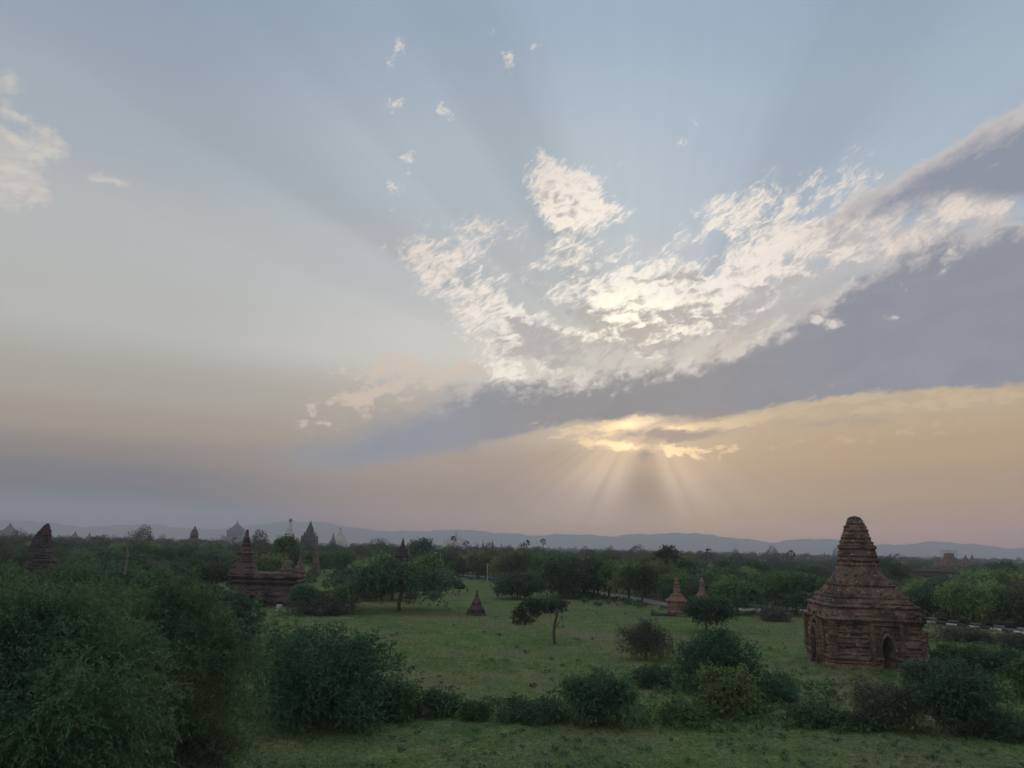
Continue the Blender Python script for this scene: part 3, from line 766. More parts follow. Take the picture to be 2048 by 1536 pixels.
# ---------------------------------------------------------------- the half hidden temple on the left
lx, ly = at(546, 141)
lt = thing('brick_temple', 'half hidden brick temple with one tall spire beside the flat roof and small corner stupas', 'temple', (lx, ly, -0.1), R(6))
lt.scale = (1.09, 1.09, 1.09)
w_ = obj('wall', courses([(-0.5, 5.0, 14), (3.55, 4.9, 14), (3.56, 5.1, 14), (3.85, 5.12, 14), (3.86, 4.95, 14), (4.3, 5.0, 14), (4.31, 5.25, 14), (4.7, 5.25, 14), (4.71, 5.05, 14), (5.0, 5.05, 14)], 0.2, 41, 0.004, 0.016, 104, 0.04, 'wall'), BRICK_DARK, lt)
mb = MB(); arch_prism(mb, 0.62, 1.0, 1.75, -9, -2.5, -0.2, 0, -1.55); arch_prism(mb, 0.24, 1.3, 1.9, -9, -3.6, -0.2, 0, 0.55)
carve(w_, mb.mesh('cut'))
mb = MB(); arch_band(mb, 0.62, 1.0, 1.75, 0.18, 0.35, -5.12, -4.8, 0.0, 0, -1.55)
obj('arch_moulding', mb.mesh('arch_moulding'), BRICK, lt)
sx_ = -4.05
def offset(me, dx, dy, dz=0.0):
    me.transform(Matrix.Translation((dx, dy, dz))); return me
obj('terrace', offset(courses([(4.5, 2.1, 12), (5.3, 2.0, 12), (5.31, 1.8, 12), (6.2, 1.6, 11), (6.21, 1.45, 10), (6.9, 1.3, 9), (6.91, 1.12, 9), (7.9, 1.05, 9), (7.91, 1.18, 9), (8.15, 1.18, 9)], 0.2, 42, 0.03, 0.06, 64, 0.08), sx_, -0.6), BRICK_DARK, lt)
obj('spire', offset(courses([(8.0, 0.98, 2), (8.4, 0.92, 2), (9.2, 0.72, 2), (10.2, 0.50, 2), (10.9, 0.30, 2), (11.2, 0.24, 2), (11.25, 0.32, 2), (11.5, 0.28, 2), (11.8, 0.10, 2)], 0.17, 43, 0.04, 0.03, 40, 0.03), sx_, -0.6), BRICK_DARK, lt)
for dx, dy, k, s_ in ((3.0, -2.6, 44, 1.0), (4.45, 1.4, 45, 0.92)):
    obj('corner_stupa', offset(courses([(4.9 * 1, 1.0 * s_, 10), (5.5, 0.9 * s_, 10), (5.51, 0.95 * s_, 8), (6.0, 0.7 * s_, 4), (6.5, 0.42 * s_, 2), (7.2, 0.26 * s_, 2), (7.9 * 1, 0.12 * s_, 2), (8.3, 0.05, 2)], 0.17, k, 0.03, 0.02, 36), dx, dy), BRICK, lt)

# ---------------------------------------------------------------- small stupas on the meadow
def stupa(name, label, cat, px, y, prof, material, seed, parts=(), ch=0.16, rot=0.0, group=None, jit=0.02, erode=0.03, N=56, mats=None, base=None):
    """prof in metres; parts = [(name, z to which it reaches)] from the ground up"""
    x = at(px, y)[0]; z0 = ground_z(x, y) - 0.05
    if not parts:
        o = obj(name, courses(prof, ch, seed, jit, erode, N), material, None, (x, y, z0), rot)
        return tag(o, label, cat, group)
    r_ = thing(name, label, cat, (x, y, z0), rot, group)
    lo = prof[0][0]
    for i, (pn, hi) in enumerate(parts):
        zz = [p[0] for p in prof]
        mid = [p for p in prof if lo < p[0] < hi]
        I = lambda q: (q, float(np.interp(q, zz, [p[1] for p in prof])), float(np.interp(q, zz, [p[2] for p in prof])))
        start = I(lo) if i == 0 else (lo - 0.04,) + I(lo + 0.002)[1:]
        obj(pn, courses([start] + mid + [I(hi)], ch, seed + i, jit, erode, N), (mats or {}).get(pn, material), r_)
        lo = hi
    return r_
stupa('small_stupa', 'small dark ruined brick stupa standing alone in the middle of the meadow', 'stupa', 957, 129.5,
      [(-0.3, 1.55, 10), (0.15, 1.5, 10), (0.5, 1.38, 9), (0.85, 1.30, 8), (1.15, 1.02, 6), (1.45, .72, 3), (1.62, .66, 2), (1.64, .80, 2), (1.95, .80, 2), (1.97, .62, 2), (2.3, .46, 2), (2.7, .30, 2), (3.1, .20, 2), (3.45, .10, 2), (3.6, .03, 2)],
      BRICK_DARK, 61, (('base', 1.63), ('bell', 2.3), ('spire', 3.6)), 0.13, 0.3, None, 0.06, 0.08).scale = (0.9, 0.9, 1.10)
pairp = [(-0.3, 1.72, 14), (0.25, 1.72, 14), (0.26, 1.60, 14), (2.2, 1.58, 14), (2.21, 1.72, 14), (2.42, 1.74, 14), (2.43, 1.42, 13), (2.7, 1.36, 12), (2.71, 1.14, 12), (2.98, 1.06, 11), (2.99, .9, 10), (3.3, .82, 7), (3.32, .70, 2), (3.8, .60, 2),
         (4.3, .48, 2), (4.7, .40, 2), (5.0, .35, 2), (5.05, .43, 2), (5.2, .40, 2), (5.7, .22, 2), (6.2, .10, 2), (6.6, .03, 2)]
stupa('brick_stupa', 'restored red brick stupa on a square block beside a low ruined wall', 'stupa', 1352, 137, pairp, BRICK_RED, 71, (('base', 2.42), ('terrace', 3.3), ('bell', 5.03), ('spire', 6.6)), 0.13, R(-12), None, 0.035, 0.03).scale = (1.06, 1.06, 1.06)
stupa('brick_stupa', 'red brick stupa behind the dark round tree with only its thin spire showing', 'stupa', 1402, 146, [(z, r * .92, p) for z, r, p in pairp], BRICK_RED, 76, (('base', 2.42), ('terrace', 3.3), ('bell', 5.03), ('spire', 6.6)), 0.15, R(-6)).scale = (1.06, 1.06, 1.06)
wx, wy = at(1328, 135.0)
rw = thing('ruined_wall', 'low broken brick wall stub running out from the red brick stupa', 'ruin', (wx, wy, ground_z(wx, wy)), R(-10))
mb = MB()
for k in range(12): mb.box((-1.9 + k * 0.33, rr_.normal(0, .03), 0.22 + 0.02 * (k % 3)), (0.165, 0.22, 0.26 + rr_.uniform(-.08, .06)))
obj('wall', mb.mesh('wall'), BRICK_DARK, rw)
mb = MB(); rough_pier(mb, (-2.15, 0), 0.2, 0.2, -0.1, 0.95, 0.14, 9, 0.04); obj('post', mb.mesh('post'), BRICK_DARK, rw)

# ---------------------------------------------------------------- monuments in the woods and on the skyline
def far(name, label, cat, px, top_py, y, prof, material, seed, parts=(), group=None, ch=None, N=36, rot=0.0, erode=None):
    """prof given as (share of the height, half width in photo pixels, squareness); height from the top pixel"""
    H_ = zat(px, top_py, y); s_ = mpp(y)
    pr = [(-0.5, prof[0][1] * s_, prof[0][2])] + [(f * H_, w * s_, p) for f, w, p in prof]
    hh = H_ / (46 if ch is None else ch)
    return stupa(name, label, cat, px, y, pr, material, seed, [(n, f * H_) for n, f in parts], max(hh, 0.15), rot, group, 0.008 * H_ * 0.12, (0.0025 * H_ if erode is None else erode), N)
far('ruined_tower', 'dark ruined brick tower with slanting broken top at the far left', 'ruin', 86, 1047, 185,
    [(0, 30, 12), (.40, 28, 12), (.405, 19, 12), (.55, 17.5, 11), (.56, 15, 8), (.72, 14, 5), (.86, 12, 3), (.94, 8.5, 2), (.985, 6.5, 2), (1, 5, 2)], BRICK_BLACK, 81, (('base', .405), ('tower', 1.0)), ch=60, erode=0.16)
for o in bpy.data.objects:
    if o.parent and o.parent.name.startswith('ruined_tower') and o.name.startswith('tower'):
        vs = o.data.vertices; zt = max(v.co.z for v in vs); wm = max(abs(v.co.x) for v in vs)
        for v in vs:
            u = (v.co.z / zt - .66) / .34
            if u > 0: v.co.x = max(v.co.x * (1 - .15 * u) + wm * .16 * u, -wm + wm * 1.35 * u + .12 * math.sin(v.co.z * 9))
far('square_tower', 'dark brick shrine with thin finial rising from the trees behind the umbrella tree', 'stupa', 806, 1076, 215,
    [(0, 14, 12), (.60, 13, 12), (.605, 14, 12), (.66, 13.5, 12), (.67, 12, 12), (.78, 11, 10), (.80, 5, 4), (.88, 3.2, 2), (1, .7, 2)], BRICK_BLACK, 83, (('base', .66), ('terrace', .80), ('spire', 1.0)))
far('small_stupa', 'pinkish brick stupa spire between dark trees left of the umbrella tree', 'stupa', 635, 1091, 260,
    [(0, 7, 10), (.45, 6, 10), (.5, 5, 6), (.7, 2.8, 2), (.88, 1.3, 2), (1, .5, 2)], BRICK, 85, (('base', .5), ('spire', 1.0)))
far('domed_temple', 'reddish temple with a bullet shaped dome on the left skyline', 'temple', 388, 1052, 620,
    [(0, 13, 12), (.44, 12.5, 12), (.45, 10.5, 10), (.52, 9.5, 6), (.54, 7.4, 2), (.62, 7.8, 2), (.74, 7.0, 2), (.84, 5.0, 2), (.91, 2.6, 2), (.92, 1.5, 2), (.96, 1.8, 2), (1, .6, 2)], BRICK_DARK, 87, (('base', .45), ('terrace', .535), ('dome', 1.0)))
def big_temple(name, label, px, top_py, y, half, body_f, prof, material, seed, turrets):
    """a great temple: square body, tapering tower, corner turrets"""
    r_ = far(name, label, 'temple', px, top_py, y, prof, material, seed, (('body', body_f), ('tower', 1.0)))
    H_ = zat(px, top_py, y); s_ = mpp(y)
    for k, (dx, f0, f1, w) in enumerate(turrets):
        for sy in (-1, 1):
            o = obj('turret', offset(courses([(f0 * H_ - 0.3, w * s_, 8), ((f0 + (f1 - f0) * .45) * H_, w * s_ * .8, 6), ((f0 + (f1 - f0) * .55) * H_, w * s_ * .45, 2), (f1 * H_, w * s_ * .08, 2)], H_ / 46, seed + 10 + k, 0.0, 0.0, 16), dx * s_, sy * abs(dx) * s_), material, r_)
    return r_
big_temple('great_temple', 'hazy blue grey great temple with a tapering tower and needle spire on the left skyline', 472, 1039, 1900, 15, .42,
           [(0, 15, 14), (.46, 14.5, 14), (.47, 13.5, 14), (.58, 12.5, 12), (.59, 11, 12), (.66, 9, 11), (.67, 7.8, 10), (.74, 5.5, 8), (.80, 3.4, 4), (.84, 1.6, 2), (.92, .8, 2), (1, .2, 2)], STONE, 91, ((-13.5, .45, .62, 1.5), (13.5, .45, .62, 1.5), (-10, .57, .70, 1.3), (10, .57, .70, 1.3)))
big_temple('stepped_temple', 'brown stepped temple with pointed tower on the skyline right of the pale tower', 619, 1041, 700, 30, .40,
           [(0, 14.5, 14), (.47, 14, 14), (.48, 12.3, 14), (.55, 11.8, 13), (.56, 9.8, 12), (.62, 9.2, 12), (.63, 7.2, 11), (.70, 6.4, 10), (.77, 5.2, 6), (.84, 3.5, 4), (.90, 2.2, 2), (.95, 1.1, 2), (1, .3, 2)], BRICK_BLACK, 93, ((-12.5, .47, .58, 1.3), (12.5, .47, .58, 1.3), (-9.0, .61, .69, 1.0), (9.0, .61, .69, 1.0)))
far('pale_tower', 'pale slender tower with a flat scaffolded top behind the bright green round tree', 'pagoda', 578, 1037, 850,
    [(0, 16, 12), (.45, 13, 10), (.5, 8.5, 3), (.62, 6, 2), (.76, 3.8, 2), (.88, 2.6, 2), (.92, 2.4, 2), (.925, 3.4, 4), (1, 3.6, 4)], WHITE, 95, (('base', .5), ('bell', .92), ('scaffold', 1.0)))
far('white_pagoda', 'pale bell shaped pagoda with tapering top on the skyline right of the stepped temple', 'pagoda', 679, 1055, 1000,
    [(0, 19, 12), (.4, 17, 12), (.42, 15, 4), (.56, 12, 2), (.66, 6.5, 2), (.72, 4, 2), (.84, 2.8, 2), (.94, 2.2, 2), (.945, 3, 2), (1, 2.4, 2)], WHITE, 97, (('base', .42), ('bell', .72), ('spire', 1.0)))
big_temple('white_temple', 'white temple with a tall gilded spire and smaller side spires beyond the middle palms', 911, 1058, 1400, 14, .35,
           [(0, 19, 14), (.42, 18, 14), (.43, 14, 13), (.52, 12, 12), (.53, 9, 11), (.60, 7, 10), (.66, 4.2, 5), (.80, 2.4, 3), (.90, 1.1, 2), (1, .25, 2)], WHITE, 99, ((-9, .5, .76, 1.6), (9, .5, .76, 1.6), (-14, .42, .64, 1.3), (14, .42, .64, 1.3)))
small = [  # label, px, top py, distance, half width px, material
    ('faint hazy stupa cone at the extreme left end of the skyline', 18, 1045, 1500, 9, STONE), ('tiny hazy rounded stupa between the broken tower and the domed temple', 150, 1061, 1200, 4.5, STONE),
    ('thin hazy spire just right of the tiny rounded stupa on the left skyline', 179, 1062, 1300, 2.6, STONE), ('pale hazy dome left of the bright green round tree on the skyline', 532, 1067, 950, 8, WHITE),
    ('small slender spire close beside the pale bell shaped pagoda', 666, 1064, 980, 3.6, STONE), ('small white spire left of the white temple with side spires', 889, 1071, 1300, 3.2, WHITE),
    ('dark needle spire nearest the white temple on its right', 966, 1078, 600, 2.4, BRICK_DARK), ('second dark needle spire further right of the white temple', 985, 1078, 620, 2.4, BRICK_DARK),
    ('tiny spire left of the palm with the tall bare trunk', 1003, 1084, 700, 2.2, STONE), ('small hazy stupa on the skyline above the round meadow tree', 1510, 1101, 640, 4.5, BRICK),
    ('slim dark spire left of the trio of stupas beside the near temple', 1616, 1106, 700, 3.4, BRICK), ('tallest of the trio of small stupas just left of the near temple tower', 1649, 1105, 680, 4.4, BRICK),
    ('thin hazy needle in the trio of stupas left of the near temple', 1637, 1109, 760, 2.2, STONE), ('short hazy spire touching the near temple tower on its left', 1660, 1109, 760, 2.6, STONE),
    ('darker of two pointed stupas on the right skyline beside the scaffolded temple', 1931, 1109, 520, 7, BRICK), ('paler of two pointed stupas on the right skyline beside the scaffolded temple', 1944, 1108, 640, 6, STONE),
    ('dark stupa spire sunk among trees below the middle palm', 862, 1112, 240, 5, BRICK_DARK), ('second brick spire close behind the dark shrine with thin finial', 815, 1085, 240, 5, BRICK),
    ('faint dark stupa in the woods below the palm right of the spreading dark tree', 1420, 1117, 330, 7, BRICK)]
for k, (lb, px, ty, y, hw, mt_) in enumerate(small):
    far('hazy_stupa' if y > 500 else 'woodland_stupa', lb, 'stupa', px, ty, y, [(0, hw * 1.5, 10), (.55, hw * 1.35, 10), (.56, hw, 4), (.70, hw * .72, 2), (.80, hw * .38, 2), (.90, hw * .18, 2), (1, hw * .06, 2)], mt_, 120 + k, (('base', .555), ('spire', 1.0)) if hw > 4 else ())
# temple under repair on the right skyline
sc = far('scaffolded_temple', 'brick temple tower wrapped in scaffolding on the right skyline', 'temple', 1898, 1106, 430,
         [(0, 40, 14), (.42, 38, 14), (.43, 24, 13), (.60, 20, 12), (.61, 14, 11), (.74, 11, 9), (.80, 8.5, 5), (1, 6.5, 4)], BRICK, 150, (('base', .425), ('terrace', .61), ('tower', 1.0)))
Hs, ss = zat(1898, 1101, 430), mpp(430); mb = MB()
for ux in (-9.5, -5, 0, 5, 9.5):
    for uy in (-9.5, 9.5): mb.tube([(ux * ss, uy * ss, .66 * Hs), (ux * ss, uy * ss, 1.02 * Hs)], 0.075, 4)
for f in (.74, .81, .88, .95, 1.01):
    for uy in (-9.5, 9.5): mb.tube([(-10.5 * ss, uy * ss, f * Hs), (10.5 * ss, uy * ss, f * Hs)], 0.06, 4)
    for ux in (-9.5, 9.5): mb.tube([(ux * ss, -10.5 * ss, f * Hs), (ux * ss, 10.5 * ss, f * Hs)], 0.06, 4)
obj('scaffold', mb.mesh('scaffold'), BAMBOO, sc)
wx, wy = at(1866, 330)
bw = obj('brick_hall', courses([(-0.5, 7.6, 14), (4.6, 7.3, 14), (4.61, 7.6, 14), (5.0, 7.6, 14), (5.01, 7.0, 14), (5.6, 6.8, 14)], 0.3, 160, 0.03, 0.12, 80, 0.15), BRICK_DARK, None, (wx, wy, -0.1), R(5))
tag(bw, 'broad flat topped brick hall among trees below the scaffolded temple', 'temple')

# ---------------------------------------------------------------- poles, lamps, markers
def pole(px, base_py, top_py, label):
    x, y = ground_hit(px, base_py); h = zat(px, top_py, y); z = ground_z(x, y)
    o = thing('utility_pole', label, 'pole', (x, y, z))
    mb = MB(); mb.tube([(0, 0, -0.3), (0, 0, h * .5), (0, 0, h)], [.14, .12, .09], 8); obj('post', mb.mesh('post'), POLE, o)
    mb = MB(); mb.box((0, 0, h - .35), (.7, .05, .05)); obj('crossarm', mb.mesh('crossarm'), POLE, o)
pole(974, 1166, 1127, 'pale concrete pole in front of the road trees right of the umbrella tree')
pole(1237, 1200, 1157, 'pale concrete pole at the meadow edge left of the red brick stupas')
pole(1086, 1172, 1138, 'pale concrete pole half hidden in the tree row behind the meadow')
pole(2000, 1228, 1178, 'pale concrete pole between the two round trees at the far right')
def lamp(px, py, y, flip, label):
    x = at(px, y)[0]; h = zat(px, py, y)
    o = thing('street_lamp', label, 'street lamp', (x, y, 0))
    mb = MB(); mb.tube([(flip * 1.7, 0, -.3), (flip * 1.7, 0, h - 1.2), (flip * 1.6, 0, h - .35)], [.11, .08, .06], 8); obj('post', mb.mesh('post'), METAL, o)
    mb = MB(); mb.tube([(flip * 1.6, 0, h - .36), (flip * 1.0, 0, h - .12), (flip * .3, 0, h)], [.05, .045, .04], 6); obj('arm', mb.mesh('arm'), METAL, o)
    mb = MB(); mb.tube([(flip * .35, 0, h - .02), (flip * .1, 0, h + .02), (-flip * .5, 0, h + .03)], [.09, .17, .10], 8); obj('lamp_head', mb.mesh('lamp_head'), POLE, o)
lamp(872, 1106, 262, 1, 'street lamp head poking out of pale foliage right of the dark shrine')
lamp(1553, 1152, 153, -1, 'street lamp head above the round trees left of the near temple')
def marker(px, py, label, h=0.75):
    x, y = ground_hit(px, py); o = thing('road_marker', label, 'marker post', (x, y, ground_z(x, y)))
    mb = MB(); mb.box((0, 0, h * .42), (.16, .10, h * .42)); obj('post', mb.mesh('post'), POLE, o)
    mb = MB(); mb.tube([(0, -.10, h * .84), (0, .10, h * .84)], .16, 10); obj('rounded_top', mb.mesh('rounded_top'), POLE, o)
marker(1869, 1238, 'white rounded roadside marker just right of the near temple, the left one'); marker(1881, 1239, 'white rounded roadside marker just right of the near temple, the right one')
x, y = ground_hit(558, 1221)
o = thing('stone_marker', 'small whitish stone slab in front of the half hidden temple', 'marker post', (x, y, ground_z(x, y)))
mb = MB(); mb.box((0, 0, .45), (.42, .12, .5)); obj('slab', mb.mesh('slab'), POLE, o)
mb = MB(); mb.box((0, 0, -.02), (.6, .3, .1)); obj('base', mb.mesh('base'), POLE, o)

# ================================================================ vegetation
def leaves_mesh(name, pos, d, L, Wd, rng, droop=0.25):
    """one small folded leaf spray (a quad) at every position"""
    n = len(pos)
    L = L * rng.uniform(0.65, 1.35, n)[:, None]; Wd = Wd * rng.uniform(0.7, 1.3, n)[:, None]
    d = d / (np.linalg.norm(d, axis=1)[:, None] + 1e-9)
    side = np.cross(d, rng.normal(0, 1, (n, 3))); side /= np.linalg.norm(side, axis=1)[:, None] + 1e-9
    nrm = np.cross(d, side)
    tip = pos + d * L; tip[:, 2] -= droop * L[:, 0] * rng.uniform(0.2, 1, n)
    mid = pos + d * L * 0.48 + nrm * L * 0.10
    V = np.stack([pos, mid - side * Wd / 2, tip, mid + side * Wd / 2], 1).reshape(-1, 3)
    return mesh_np(name, V, np.arange(4 * n).reshape(n, 4))
def clumps_from_lobes(rng, lobes, n, low=-0.35):
    """points on and just inside the shells of a few lobes (x, y, z, rx, rz)"""
    lobes = np.array(lobes, float)
    kids = []
    for q in lobes:
        for _ in range(3):
            v = rng.normal(0, 1, 3); v /= np.linalg.norm(v); v[2] = abs(v[2]) * (1 if rng.uniform() < .75 else -1); f = rng.uniform(.34, .60)
            kids.append((q[0] + v[0] * q[3] * .72, q[1] + v[1] * q[3] * .72, q[2] + v[2] * q[4] * .66, q[3] * f, q[4] * f))
    lobes = np.vstack([lobes * np.array([1, 1, 1, .80, .80]), kids])
    w = lobes[:, 3] ** 2; w /= w.sum()
    k = rng.choice(len(lobes), n, p=w)
    d = rng.normal(0, 1, (n, 3)); d /= np.linalg.norm(d, axis=1)[:, None]
    d[:, 2] = np.where(d[:, 2] < low, -d[:, 2], d[:, 2])
    q = rng.uniform(0.50, 1.05, n) ** 0.6
    Lk = lobes[k]
    return Lk[:, :3] + d * q[:, None] * np.column_stack([Lk[:, 3], Lk[:, 3], Lk[:, 4]]), d
def sprays(rng, C, out, crad, shoots, per, slen, up=0.35, droop=0.2, spread=0.7):
    """leafy shoots growing out of every clump"""
    n = len(C) * shoots
    c = np.repeat(C, shoots, 0); o = np.repeat(out, shoots, 0)
    org = c + rng.normal(0, 1, (n, 3)) * crad * np.array([1, 1, 0.7])
    d = o * 0.8 + rng.normal(0, spread, (n, 3)); d[:, 2] += up; d /= np.linalg.norm(d, axis=1)[:, None] + 1e-9
    ln = slen * rng.uniform(0.4, 1.25, n)
    t_ = np.tile(np.linspace(0.08, 1, per), n) + rng.uniform(-.5, .5, n * per) / per
    org, d, ln = np.repeat(org, per, 0), np.repeat(d, per, 0), np.repeat(ln, per)
    p = org + d * (ln * t_)[:, None]; p[:, 2] -= droop * ln * t_ ** 2
    dd = d + rng.normal(0, 0.75, p.shape); dd[:, 2] -= droop * t_
    return p, dd
def limbs(rng, base_pts, base_r, C, n_main, bend=0.25, ns=6, rmin=0.012):
    """trunk plus limbs reaching for a choice of the clumps; returns a mesh"""
    mb = MB(); base_pts = np.array(base_pts, float)
    nodes = [base_pts[-1]]; par = [-1]; paths = []
    pick = C[rng.choice(len(C), min(n_main, len(C)), replace=False)]
    pick = pick[np.argsort(np.linalg.norm(pick - base_pts[-1], axis=1))]
    load = [1.0]
    for c in pick:
        A = np.array(nodes); dist = np.linalg.norm(A - c, axis=1) + np.maximum(A[:, 2] - c[2], 0) * 1.5
        dist += 0.25 * np.linalg.norm(A - base_pts[-1], axis=1)
        i = int(np.argmin(dist)); a = A[i]; v = c - a; L = np.linalg.norm(v)
        k = max(2, int(L / max(0.6, L / 5)))
        prev = i; idx = [i]
        off = rng.normal(0, bend * 0.35, 3) * L * 0.3
        for s_ in np.linspace(0, 1, k + 1)[1:]:
            p = a + v * s_ + off * math.sin(math.pi * s_) + np.array([0, 0, 0.12 * L * math.sin(math.pi * s_)])
            nodes.append(p); par.append(prev); load.append(0.0); prev = len(nodes) - 1; idx.append(prev)
        q = prev
        while q >= 0: load[q] += 1.0; q = par[q]
        paths.append(idx)
    tot = max(load[0], 1.0)
    R_ = lambda i: max(base_r * 0.82 * (load[i] / tot) ** 0.55, rmin)
    kk = len(base_pts)
    mb.tube(base_pts, np.linspace(base_r * 1.25, base_r * 0.85, kk) if kk > 1 else base_r, ns + 2, False)
    for idx in paths:
        rad = [R_(i) for i in idx]; rad[0] = min(rad[0], rad[1] * 1.25)
        mb.tube([nodes[i] for i in idx], rad, ns)
    return mb.mesh('trunk', True)
def plant(name, label, cat, loc, rng, lobes, n_cl, crad, shoots, per, slen, L, Wd, leaf, trunk_pts, trunk_r, n_limb, bark, group=None, up=0.35, droop=0.2, low=-0.35, parts=('trunk', 'crown'), rot=0.0, spread=0.7):
    C, out = clumps_from_lobes(rng, lobes, n_cl, low)
    C[:, 2] = np.maximum(C[:, 2], 0.15)
    p, d = sprays(rng, C, out, crad, shoots, per, slen, up, droop, spread)
    tm = limbs(rng, trunk_pts, trunk_r, C, n_limb)
    if parts[0] == 'stems':                            # long loose shoots that break the outline
        top = C[np.argsort(-(C[:, 2] + 0.5 * np.hypot(C[:, 0], C[:, 1])))[:max(12, n_cl // 5)]]
        wc = top[rng.choice(len(top), max(9, n_cl // 14))]
        wo = wc / (np.linalg.norm(wc, axis=1)[:, None] + 1e-9)
        p2, d2 = sprays(rng, wc, wo, crad * .5, 2, 12, slen * 1.7, 0.45, droop * 1.3, .45)
        p, d = np.vstack([p, p2]), np.vstack([d, d2])
    p[:, 2] = np.maximum(p[:, 2], 0.02)
    r_ = thing(name, label, cat, loc, rot, group)
    obj(parts[0], tm, bark, r_)
    obj(parts[1], leaves_mesh('crown', p, d, L, Wd, rng), leaf, r_)
    return r_
def ring_lobes(rng, H_, Rw, n, zc, rs, core=True, flat=0.8):
    out = [(0, 0, H_ * zc, Rw * 0.62, H_ * (1 - zc) * 0.95)] if core else []
    for i in range(n):
        a = i / n * 6.283 + rng.uniform(-.4, .4); q = Rw * rng.uniform(0.35, 0.72)
        r_ = Rw * rs * rng.uniform(0.75, 1.2)
        out.append((math.cos(a) * q, math.sin(a) * q, H_ * (zc + rng.uniform(-0.16, 0.20)), r_, r_ * flat))
    return out

# ---------------------------------------------------------------- big fine leaved trees close by on the left
def near_tree(label, px, y, lobes_px, base_dx, n_cl, seed, leaf, per=14, shoots=12, L=0.115, Wd=0.026, extra=None):
    """lobes given as photo column, row and radius at this distance; depth offset last"""
    rng = np.random.default_rng(seed); x = at(px, y)[0]; z0 = ground_z(x, y)
    lobes = []
    for (qx, qy, rp, dy) in lobes_px:
        yy = y + dy; lobes.append((at(qx, yy)[0] - x, dy, zat(qx, qy, yy) - z0, rp * mpp(yy), rp * mpp(yy) * 0.85))
    C, out = clumps_from_lobes(rng, lobes, n_cl, -0.8)
    p, d = sprays(rng, C, out, 0.24, shoots, per + 2, 0.80, 0.12, 0.34)
    r_ = thing('acacia_tree', label, 'tree', (x, y, z0), 0)
    base = [(base_dx, 0.3, -0.3), (base_dx * .8, 0.2, 1.2), (base_dx * .5, 0, 2.4), (0.1, 0, 3.3)]
    obj('trunk', limbs(rng, base, 0.17, C, 70, 0.5, 6, 0.009), PALE_BARK, r_)
    obj('crown', leaves_mesh('crown', p, d, L, Wd, rng), leaf, r_)
    for pts, rad in (extra or []):
        mb = MB(); W_ = [np.array([at(a, y + dy - 1.3)[0] - x, dy - 1.3, zat(a, b_, y + dy - 1.3) - z0]) for a, b_, dy in pts]
        fine = catmull3(W_)
        mb.tube(fine, np.linspace(rad, rad * 0.25, len(fine)), 6); obj('bare_branch', mb.mesh('bare_branch', True), PALE_BARK if rad >= .04 else BARK, r_)
    return r_
def catmull3(P_, per=5):
    P_ = [P_[0]] + list(P_) + [P_[-1]]; out = []
    for i in range(1, len(P_) - 2):
        p0, p1, p2, p3 = P_[i - 1:i + 3]
        for k in range(per):
            u = k / per
            out.append(0.5 * (2 * p1 + (p2 - p0) * u + (2 * p0 - 5 * p1 + 4 * p2 - p3) * u * u + (3 * p1 - p0 - 3 * p2 + p3) * u ** 3))
    return np.array(out + [P_[-2]])
near_tree('nearest feathery acacia filling the lower left corner with fine drooping green foliage', 60, 19,
          [(-60, 1370, 190, 0), (90, 1330, 150, 1.0), (170, 1420, 130, -.5), (30, 1500, 140, -1.0), (215, 1300, 95, 1.5), (-20, 1260, 100, 1.5), (100, 1240, 70, 1.2), (120, 1590, 120, 0), (290, 1340, 60, 1), (320, 1430, 55, .5), (250, 1490, 75, 0), (205, 1235, 55, 1.5), (300, 1540, 60, 0)], -0.8, 760, 201, LEAF_FINE,
          extra=[([(-20, 1350, -1.5), (20, 1338, -1.6), (60, 1325, -1.7)], .025),
                 ])
near_tree('second feathery acacia right of the nearest one with pale forked bare branches', 330, 27,
          [(330, 1320, 105, 0), (240, 1255, 80, 1), (400, 1270, 80, .5), (430, 1350, 85, -.5), (300, 1400, 100, -1), (405, 1455, 60, -1), (370, 1215, 55, 1.5), (455, 1500, 48, -.5), (210, 1350, 90, 1), (150, 1300, 70, 1), (475, 1325, 60, 0), (485, 1415, 55, -1), (430, 1530, 66, -1), (375, 1480, 66, 0), (500, 1505, 34, 0)], -1.5, 820, 202, LEAF_FINE,
          extra=[([(205, 1540, -2.5), (208, 1480, -2.5), (203, 1430, -2.4), (210, 1370, -2.3)], .075), ([(255, 1435, -2.6), (300, 1408, -2.7), (345, 1392, -2.8), (372, 1372, -2.8), (410, 1368, -2.8)], .05)])
near_tree('feathery acacia behind the two nearest ones reaching the skyline at the far left', 130, 38,
          [(60, 1205, 70, 0), (150, 1195, 62, 1), (250, 1215, 65, 0), (0, 1235, 85, -1), (320, 1240, 66, 0), (100, 1275, 110, -1), (230, 1300, 110, -1), (-100, 1215, 90, 1)], 1.0, 620, 203, LEAF_FINE, 9, 10, 0.20, 0.05,
          extra=[([(218, 1145, -3.0), (219, 1118, -3.0), (222, 1101, -3.0), (232, 1095, -3.0)], .035), ([(258, 1150, -3.2), (261, 1118, -3.2), (257, 1092, -3.2), (259, 1084, -3.2)], .04), ([(261, 1117, -3.2), (277, 1109, -3.2), (297, 1096, -3.2)], .03)])

